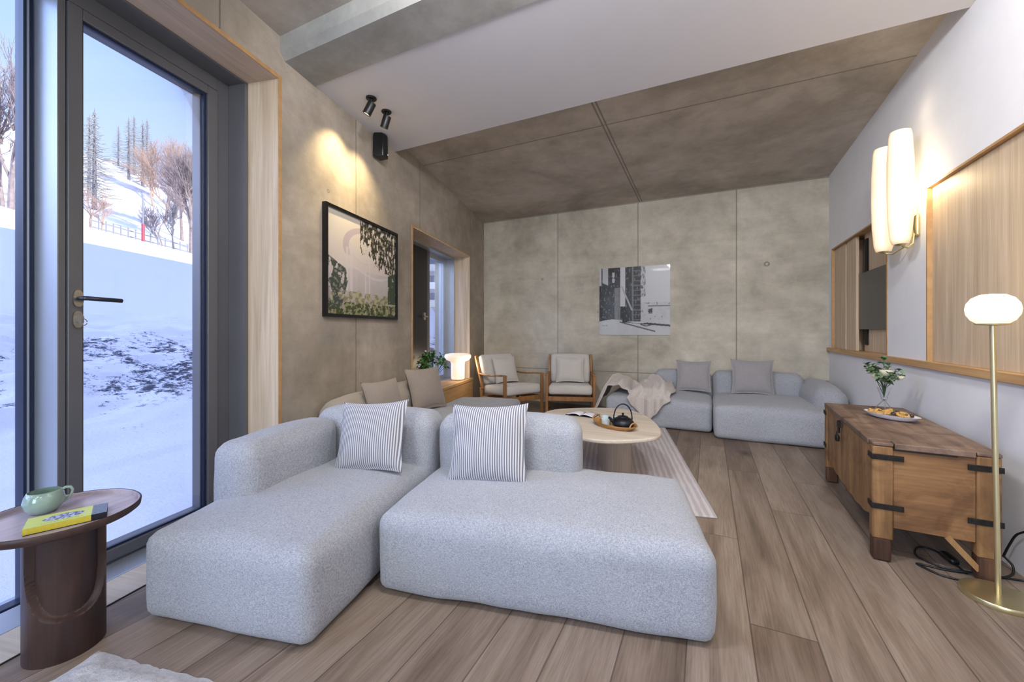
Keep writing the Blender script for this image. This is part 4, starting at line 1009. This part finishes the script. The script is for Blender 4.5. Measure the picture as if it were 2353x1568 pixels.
m = MB(); m.add(*[[(.113, .008, .018), (.113, .016, .018), (.113, .016, .03), (.113, .008, .03), (.118, .008, .018), (.118, .016, .018), (.118, .016, .03), (.118, .008, .03)], [(0, 1, 2, 3), (7, 6, 5, 4), (0, 4, 5, 1), (1, 5, 6, 2), (2, 6, 7, 3), (3, 7, 4, 0)]]); m.build('badge', 'ceramic_white', sk)

# ------------------------------------------------------------------ pictures
def fb(x, y, s, z=0., o=4):
    v = 0; a = 1; t = 0
    for i in range(o): v += a*noise.noise(Vector((x*s, y*s, z+i*7))); t += a; a *= .55; s *= 2
    return v/t
def pic1(u, v):   # v up
    sky = Vector((.55, .50, .42)).lerp(Vector((.42, .36, .38)), min(1, (1-v)*1.2)); c = sky
    if v < .47: c = Vector((.30, .28, .28)).lerp(Vector((.42, .38, .38)), v/.47)+Vector((1, 1, 1))*.05*fb(u, v, 9)
    # loop of the ride
    def seg(cx, cy, rx, ry, w, col, half=None):
        nonlocal c
        d = math.sqrt(((u-cx)/rx)**2+((v-cy)/ry)**2)
        if abs(d-1) < w and (half is None or half(u, v)): c = c.lerp(Vector(col), .75)
    seg(.50, .70, .27, .19, .14, (.36, .30, .34), lambda a, b: b > .60)
    seg(.50, .70, .21, .15, .05, (.45, .40, .42), lambda a, b: b < .72)
    for x, w, t in ((.245, .016, .68), (.30, .02, .7), (.56, .01, .74), (.50, .008, .48)):
        if abs(u-x) < w and .22 < v < t: c = c.lerp(Vector((.50, .45, .46)), .7)
    if abs(v-(.46+.05*math.sin(u*7))) < .012: c = c.lerp(Vector((.48, .44, .45)), .7)
    if v < .24 and fb(u, v, 14, 3) > -.1: c = Vector((.19, .17, .11)) if fb(u, v, 22, 9) > 0 else Vector((.33, .31, .19))
    if v < .26 and u < .45 and fb(u, v, 8, 2) > .12: c = Vector((.30, .24, .24))
    if v < .13 and fb(u, v, 18, 5) > -.12: c = Vector((.05, .06, .03)) if fb(u, v, 26, 1) > -.05 else Vector((.22, .22, .11))
    # hanging foliage top right
    edge = .40+.16*fb(u, v, 5, 4); f = (u-.40)*1.0+(v-.72)*1.25+.75*fb(u*1.3, v*.45, 14, 8)
    if u > .42 and v > .50 and f > .12 and fb(u*1.5, v*.6, 26, 6) > -.12: c = Vector((.035, .033, .024)) if fb(u, v, 30, 2) > -.1 else Vector((.13, .12, .075))
    if u > .86 and .15 < v < .5 and fb(u, v, 12, 7) > -.2: c = Vector((.05, .065, .045))
    # tree at the left
    if u < .26-.1*abs(v-.35)*3 and .08 < v < .56-.45*u and fb(u, v*.6, 14, 11) > -.12: c = Vector((.05, .06, .05)) if fb(u, v, 28, 3) > -.1 else Vector((.16, .17, .15))
    return tuple(max(0, x) for x in c)
P1 = thing('framed_picture', 'black framed foggy photograph with a looping track and foliage, on window wall', 'picture', Lw(XL, (2.356+3.31)/2, 1.127), A)
PH = .782; PWd = .954
m = MB()
for (a0_, a1_, b0, b1) in ((-PWd/2, PWd/2, 0, .022), (-PWd/2, PWd/2, PH-.022, PH), (-PWd/2, -PWd/2+.022, .022, PH-.022), (PWd/2-.022, PWd/2, .022, PH-.022)): m.box(0.001, .032, a0_, a1_, b0, b1)
m.build('frame', 'black_frame', P1)
m = MB(); nu, nv = 190, 170
m.grid(nu, nv, lambda a, b: (.018, -PWd/2+.02+a*(PWd-.04), .02+b*(PH-.04)))
cc = [pic1(i/(nu-1), j/(nv-1)) for j in range(nv) for i in range(nu)]
m.build('photo_print', 'print1', P1, col=cc)
m = MB(); m.box(.0, .016, -PWd/2+.01, PWd/2-.01, .01, PH-.01); m.build('backing', 'black_frame', P1)

def pic2(u, v):
    g = .42+.05*v
    W_ = .42
    def blk(x0, x1, y0, y1): return x0 < u < x1 and y0 < v < y1
    if u < .60 and v > .20:
        g = .015+.03*max(0, fb(u*1.6, v, 14, 1)+.3)
        n = fb(u*2.2, v, 20, 4)
        if n > .22: g = .14
    if .31 < u < .385 and v > .42: g = .46
    if .05 < u < .13 and v > .78-.5*(u-.05): g = .36
    if u < .03 and v > .74: g = .4
    if .195 < u < .225 and (.78 < v < .93) and fb(u, v, 30) > -.15: g = .4
    if .225 < u < .31 and .05 < v < .70: g = .15+.12*fb(u*3, v, 16, 2)
    if .39 < u < .60 and v > .2:
        if (v*14) % 1 < .25 and u > .5: g = .10
        if abs(u-.49) < .012: g = .13
    if .6 < u < .665 and v > .55: g = .38 if fb(u*4, v, 18, 5) > -.1 else .06
    xx = .33+.10*((.75-v)/.35 if .36 < v < .72 else 0)
    if .36 < v < .72 and abs(u-(.33+.15*(.72-v)/.36)) < .012: g = .30
    if .47 > v > .20 and u > .60:
        g = .40+.08*fb(u, v, 18, 3)
        if abs(v-.42) < .008 and u > .7: g = .12
        if .70 < u < .76 and .31 < v < .39 and fb(u, v, 30) > -.1: g = .03
        if fb(u*2, v, 16, 8) > .3: g = .12
    if v <= .20+.03*math.sin(u*8):
        g = .43+.05*fb(u, v, 8)
        if abs(v-(.20-.10*(u-.35))) < .014 and u > .34: g = .02
        if abs(v-(.17-.28*(u-.38))) < .010 and .3 < u < .8: g = .08
        if abs(v-(.13+.3*abs(u-.68))) < .008 and .6 < u < .8: g = .03
        if .04 < u < .12 and .13 < v < .15 and fb(u, v, 60) > 0: g = .15
    return (g, g, g*1.03)
P2 = thing('acrylic_print', 'frameless black and white industrial print on the far wall', 'picture', ((-1.323-.427)/2, YB, .972))
PH2 = .895; PW2 = .896
m = MB(); m.box(-PW2/2, PW2/2, -.012, 0-.001, 0, PH2); m.build('panel', 'ceramic_white', P2)
m = MB(); nu = nv = 180
m.grid(nu, nv, lambda a, b: (-PW2/2+a*PW2, -.0135, b*PH2))
cc = [pic2(i/(nu-1), j/(nv-1)) for j in range(nv) for i in range(nu)]
m.build('photo_print', 'print2', P2, col=cc)

# ------------------------------------------------------------------ outdoors (window-wall frame; d = distance out from the facade)
PROF = [(0, -.22), (2.6, -.22), (4., .0), (5.4, .42), (7., .9), (9, 1.35), (14, 2.8), (20, 4.7), (24, 6.2), (27, 6.6), (33, 6.6), (45, 9.6), (60, 15), (80, 22), (110, 36), (150, 54), (190, 63), (260, 66), (400, 60)]
def prof(d):
    for (a, za), (b, zb) in zip(PROF, PROF[1:]):
        if d <= b:
            t = (d-a)/(b-a); t = max(0, min(1, t)); return za+(zb-za)*t
    return PROF[-1][1]
def gz(d, y):
    z = (prof(d-1.2)+prof(d)*2+prof(d+1.2))/4 if d > 2 else prof(d)
    z += (y-d*.62)*-.012*min(1, d/12)*2.0
    if 2.4 < d < 10:
        k = math.sin((d-2.4)/7.6*math.pi); z += k*(.20*noise.noise(Vector((d*1.1, y*1.0, 0)))+.13*noise.noise(Vector((d*3.3, y*3.1, 4)))+.08*noise.noise(Vector((d*8, y*8, 9))))
    z += min(1, d/30)*1.2*noise.noise(Vector((d*.05, y*.05, 2)))*min(3, d/30)
    return z
m = MB()
ds = [-.02+.02]; d = 0.
while d < 380: d += .09 if d < 11 else (.3 if d < 30 else (2. if d < 120 else 10)); ds.append(d)
NY = 170
rows = []
for d in ds:
    ymin = -14-d*.15; ymax = 16+d*1.6
    row = []
    for j in range(NY+1):
        y = ymin+(ymax-ymin)*j/NY; row.append((-2.43-d, y, gz(d, y) if d > .0 else -.22))
    rows.append(row)
vs = [p for r in rows for p in r]; fs = [(i*(NY+1)+j, i*(NY+1)+j+1, (i+1)*(NY+1)+j+1, (i+1)*(NY+1)+j) for i in range(len(rows)-1) for j in range(NY)]
m.add(vs, [f[::-1] for f in fs])
o = m.build('snowy_ground', 'snow', smooth=180, frame='L'); o['kind'] = 'structure'; o['label'] = 'snow covered slope with churned debris'; o['category'] = 'ground'

def tree_mesh(m, base, h, spread=.5, lv=5, r0=.06, seed=0, kids=3, up=.5):
    rnd = random.Random(seed)
    def br(p, d, ln, r, l):
        q = p+d*ln*.5+Vector((rnd.gauss(0, .04), rnd.gauss(0, .04), 0))*ln; e = p+d*ln
        e = Vector(e)+Vector((rnd.gauss(0, .05), rnd.gauss(0, .05), 0))*ln
        m.tube([p, q, e], [r, r*.8, r*.6], 4 if l > 1 else 6, caps=False)
        if l >= lv: return
        for k in range(kids+(1 if l > 1 else 0)):
            t = rnd.uniform(.45, 1.); s = p+(e-p)*t
            nd = (d+Vector((rnd.gauss(0, spread), rnd.gauss(0, spread), rnd.uniform(0, up)))).normalized()
            br(s, nd, ln*rnd.uniform(.55, .8), r*.55, l+1)
        br(e, (d+Vector((rnd.gauss(0, .15), rnd.gauss(0, .15), .1))).normalized(), ln*.75, r*.6, l+1)
    br(Vector(base), Vector((0, 0, 1)), h*.33, r0, 0)
def fromL(u_px, d):    # direction of an image column -> window-wall frame (y for distance d)
    u = (u_px-1176.5)/925.; c, s = math.cos(TL), math.sin(TL)
    return (2.43+d)*-(s*u+c)/(c*u-s)
def tree(px_, d, h, lbl, mat='bark', **k):
    y = fromL(px_, d); z = gz(d, y); w = Lw(-2.43-d, y, z-.05)
    t = thing('bare_tree', lbl, 'tree', w, 0, k.pop('group', None))
    m = MB(); tree_mesh(m, (0, 0, 0), h, **k); m.build('trunk_and_branches', mat, t)
    return t
tree(440, 25.5, 7.4, 'tall leafless frosty tree at the right edge of the glass door', r0=.17, lv=5, seed=11, spread=.42, kids=3)
tree(400, 25., 3.2, 'grey leafless shrub left of the tall frosty tree', 'bark_d', r0=.06, lv=4, seed=5, spread=.6)
tree(368, 29.5, 4.9, 'slender leafless tree beyond the snow bank, centre right of door', r0=.07, lv=5, seed=21, spread=.5)
tree(235, 24.5, 2.7, 'low brown leafless bush at the left of the glass door', 'twig_o', r0=.05, lv=4, seed=9, spread=.65)
tree(210, 26., 2.6, 'small brown leafless bush close to the door stile', 'twig_o', r0=.05, lv=4, seed=19, spread=.65)
tree(25, 24., 7.8, 'tall pale leafless tree seen through the fixed pane', r0=.12, lv=5, seed=31, spread=.38)
tree(5, 25., 6.6, 'pale leafless tree at the left edge of the picture', r0=.1, lv=5, seed=33, spread=.38)
# hillside thicket: leafless trees further up
for i, (px_, d, h) in enumerate(((418, 56, 14), (380, 68, 15), (455, 50, 14), (352, 92, 15), (405, 88, 18))):
    tree(px_, d, h, 'frosty leafless tree higher on the hillside behind the tall tree', 'twig_o' if i % 2 else 'bark', r0=.22, lv=4, seed=50+i, spread=.5, kids=4, group='hillside trees at the right')
def larch(px_, d, h, lbl, grp):
    y = fromL(px_, d); z = gz(d, y); w = Lw(-2.43-d, y, z-.3)
    t = thing('larch_tree', lbl, 'tree', w, 0, grp); rnd = random.Random(px_)
    m = MB(); m.tube([(0, 0, 0), (0, 0, h*.6), (0, 0, h)], [h*.02, h*.012, .02], 6); m.build('trunk', 'bark_d', t)
    m = MB()
    for k in range(46):
        q = .12+.86*k/46; a = rnd.uniform(0, 6.28); ln = h*.22*(1-q)**.7*rnd.uniform(.7, 1.2)
        for s in range(3):
            b = a+s*2.1+rnd.gauss(0, .2)
            m.tube([(0, 0, h*q), (ln*.5*math.cos(b), ln*.5*math.sin(b), h*q-.02*h), (ln*math.cos(b), ln*math.sin(b), h*q-.005*h)], [.05*h/12, .05*h/12, .02], 4)
    m.build('branches', 'larch', t); return t
larch(217, 70, 15, 'tall larch on the hillside near the left door stile', None)
larch(205, 88, 15, 'larch partly behind the left door stile', None)
for i, (px_, d, h) in enumerate(((296, 120, 17), (308, 142, 19), (328, 122, 19), (338, 150, 20), (347, 128, 16), (272, 165, 15))):
    larch(px_, d, h, 'dark larch on the hill crest beside the chalets', 'larches on the hill crest')
def chalet(px_, d, w, hh, lbl):
    y = fromL(px_, d); z = gz(d, y); t = thing('chalet', lbl, 'house', Lw(-2.43-d, y, z-.4), A+R(20))
    m = MB(); m.box(-w*.4, w*.4, -w/2, w/2, 0, hh); m.build('wall', 'facade_wood', t)
    m = MB()
    ov = .6
    v = [(-w*.4-ov, -w/2-ov, hh), (-w*.4-ov, w/2+ov, hh), (w*.4+ov, -w/2-ov, hh), (w*.4+ov, w/2+ov, hh), (-w*.4-ov, 0, hh+w*.28), (w*.4+ov, 0, hh+w*.28)]
    m.add(v, [(0, 2, 5, 4), (1, 4, 5, 3), (0, 4, 1), (2, 3, 5), (0, 1, 3, 2)]); m.build('snowy_roof', 'snow_white', t)
    m = MB()
    for k in range(3): m.box(w*.4+.02, w*.4+.06, -w*.35+k*w*.27, -w*.2+k*w*.27, hh*.4, hh*.8)
    m.build('window', 'win_dark', t)
M['snow_white'] = plain('roof_snow', 'e9edf4', .8, nsc=1, amt=.02)
chalet(316, 172, 8, 4, 'small wooden chalet with snowy roof on the hill, right of two')
chalet(254, 178, 5, 3.5, 'tiny chalet with snowy roof on the hill, left of two')
# pole, fence
y = fromL(329, 26); zz = gz(26, y); po = thing('marker_pole', 'red and white marker pole standing on the snow bank', 'pole', Lw(-28.43, y, zz))
m = MB(); m.tube([(0, 0, .0), (0, 0, 1.15)], .09, 10); m.build('red_sleeve', 'red', po)
m = MB(); m.tube([(0, 0, 1.15), (-.05, 0, 3.0)], .04, 8); m.build('upper_pole', 'grey_post', po)
fe = thing('rail_fence', 'low grey rail fence along the top of the snow bank', 'fence', (0, 0, 0), A)
m1 = MB()
for a, b in ((205, 325), (333, 470)):
    for h_ in ((.25, .62)):
        pts = []
        for k in range(9):
            q = a+(b-a)*k/8; yy = fromL(q, 27.0); pts.append((-29.43, yy, gz(27., yy)+h_))
        m1.tube(pts, .035, 6)
m1.build('rail', 'grey_post', fe)
for k in range(16):
    q = 210+k*17; yy = fromL(q, 27.0); m = MB(); m.tube([(-29.43, yy, gz(27., yy)-.2), (-29.43, yy, gz(27., yy)+.8)], .04, 6); m.build('post', 'grey_post', fe)
# block of flats seen through the small window
ab = thing('apartment_building', 'pale block with balconies seen through the small window', 'building', Lw(-31, 66, 0), A+R(12))
m = MB(); m.box(-8, 9, 0, 12, -3, 30); m.build('wall', 'facade', ab)
for k in range(9):
    z = -1+k*3.1
    m = MB(); m.box(-8.2, 9.2, -1.5, 0, z, z+.25); m.box(-8.2, 9.2, -1.55, -1.45, z+.25, z+1.15); m.build('balcony', 'snow_white' if k % 2 else 'facade', ab)
    for q in range(5):
        m = MB(); m.box(-7+q*3.3, -5.2+q*3.3, -.06, .02, z+.6, z+2.5); m.build('window', 'win_dark', ab)

# ------------------------------------------------------------------ light
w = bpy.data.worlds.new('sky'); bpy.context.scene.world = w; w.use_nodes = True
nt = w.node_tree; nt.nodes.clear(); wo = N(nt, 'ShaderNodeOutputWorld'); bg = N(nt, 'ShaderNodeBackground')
tc = N(nt, 'ShaderNodeTexCoord'); sep = N(nt, 'ShaderNodeSeparateXYZ'); L_(nt, tc.outputs['Generated'], sep.inputs[0])
r = ramp(nt, sep.outputs[2], [(0., rgb('d9e1fa')), (.18, rgb('c3d1fa')), (.45, rgb('a3bdf6')), (1., rgb('a5b4f2'))])
ldir = Vector(Lw(-.78, -.62, .32)).normalized()      # added bright lobe in the unseen sky to the left, lights the room
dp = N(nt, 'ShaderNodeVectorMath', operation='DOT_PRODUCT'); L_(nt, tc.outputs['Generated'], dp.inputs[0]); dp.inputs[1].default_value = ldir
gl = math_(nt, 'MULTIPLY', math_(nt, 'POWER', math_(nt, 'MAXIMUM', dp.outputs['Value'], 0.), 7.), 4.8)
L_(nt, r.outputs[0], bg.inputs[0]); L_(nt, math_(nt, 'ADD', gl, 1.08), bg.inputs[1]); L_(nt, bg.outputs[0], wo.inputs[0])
def light(name, kind, loc, rot, energy, color, **k):
    l = bpy.data.lights.new(name, kind); l.energy = energy; l.color = color
    for a, b in k.items(): setattr(l, a, b)
    o = bpy.data.objects.new(name, l); C.objects.link(o); o.location = loc; o.rotation_euler = rot; return o
# sun from behind the house
sd = Vector(Lw(-1., 0., -.362))
light('sun', 'SUN', (10, -4, 20), sd.to_track_quat('-Z', 'Y').to_euler(), 3.4, (1., .95, .86), angle=R(.6))
# added area lamp inside the rear glazing, unseen fill for the room
light('rear_fill', 'AREA', (-.1, YR+.02, 1.4), (R(90), 0, 0), 78, (.74, .86, 1.), shape='RECTANGLE', size=1.9, size_y=2.1)
# added fill lamps without fixtures, under the ceiling behind the camera
for x, y in ((-1.2, -1.2), (.3, -1.2), (-.5, -2.8)):
    light('ceiling_fill', 'AREA', (x, y, 2.76), (0, 0, 0), 12, (.97, .97, 1.), shape='DISK', size=.5)
for x, y in ((-.7, .95), (.45, .95)):  # added unseen fill, tilted to brighten the far end of the room
    light('ceiling_fill', 'AREA', (x, y, 2.60), (R(72), 0, 0), 25, (.97, .97, 1.), shape='DISK', size=.3)
# lamps in view
light('sconce_bulb', 'POINT', (XR-.05, 3.24, 1.90), (0, 0, 0), 2.0, (1., .78, .48), shadow_soft_size=.03)
light('sconce_bulb', 'POINT', (XR-.05, 3.52, 1.90), (0, 0, 0), 1.2, (1., .78, .48), shadow_soft_size=.03)
for y in (1.75, 2.0): light('sconce_bulb', 'POINT', (XR-.05, y, 2.06), (0, 0, 0), 3., (1., .80, .52), shadow_soft_size=.03)
light('sconce_uplight', 'POINT', (XR-.115, 3.29, 2.36), (0, 0, 0), .2, (1., .80, .55), shadow_soft_size=.05)
light('sconce_uplight', 'POINT', (XR-.115, 1.9, 2.42), (0, 0, 0), 3., (1., .80, .55), shadow_soft_size=.05)
e = (.985-.0119*.9, 2.155-.0058, 1.28); light('floor_lamp_bulb', 'POINT', (.98, 2.19, 1.29), (0, 0, 0), 2.5, (1., .85, .62), shadow_soft_size=.09)
q = Lw(-1.74, 4.95, .6); light('sill_lamp_bulb', 'POINT', q, (0, 0, 0), 3., (1., .80, .55), shadow_soft_size=.06)

# ------------------------------------------------------------------ camera
cam = bpy.data.cameras.new('camera'); co = bpy.data.objects.new('camera', cam); C.objects.link(co)
co.location = (0, 0, H); co.rotation_euler = (R(90), 0, TH)
cam.sensor_width = 36.; cam.lens = 925./2353*36; cam.shift_y = -24./2353; cam.clip_start = .02; cam.clip_end = 1500
bpy.context.scene.camera = co
vs_ = bpy.context.scene.view_settings
vs_.view_transform = 'Standard'; vs_.look = 'None'; vs_.gamma = 1.; vs_.exposure = .55; vs_.use_curve_mapping = False
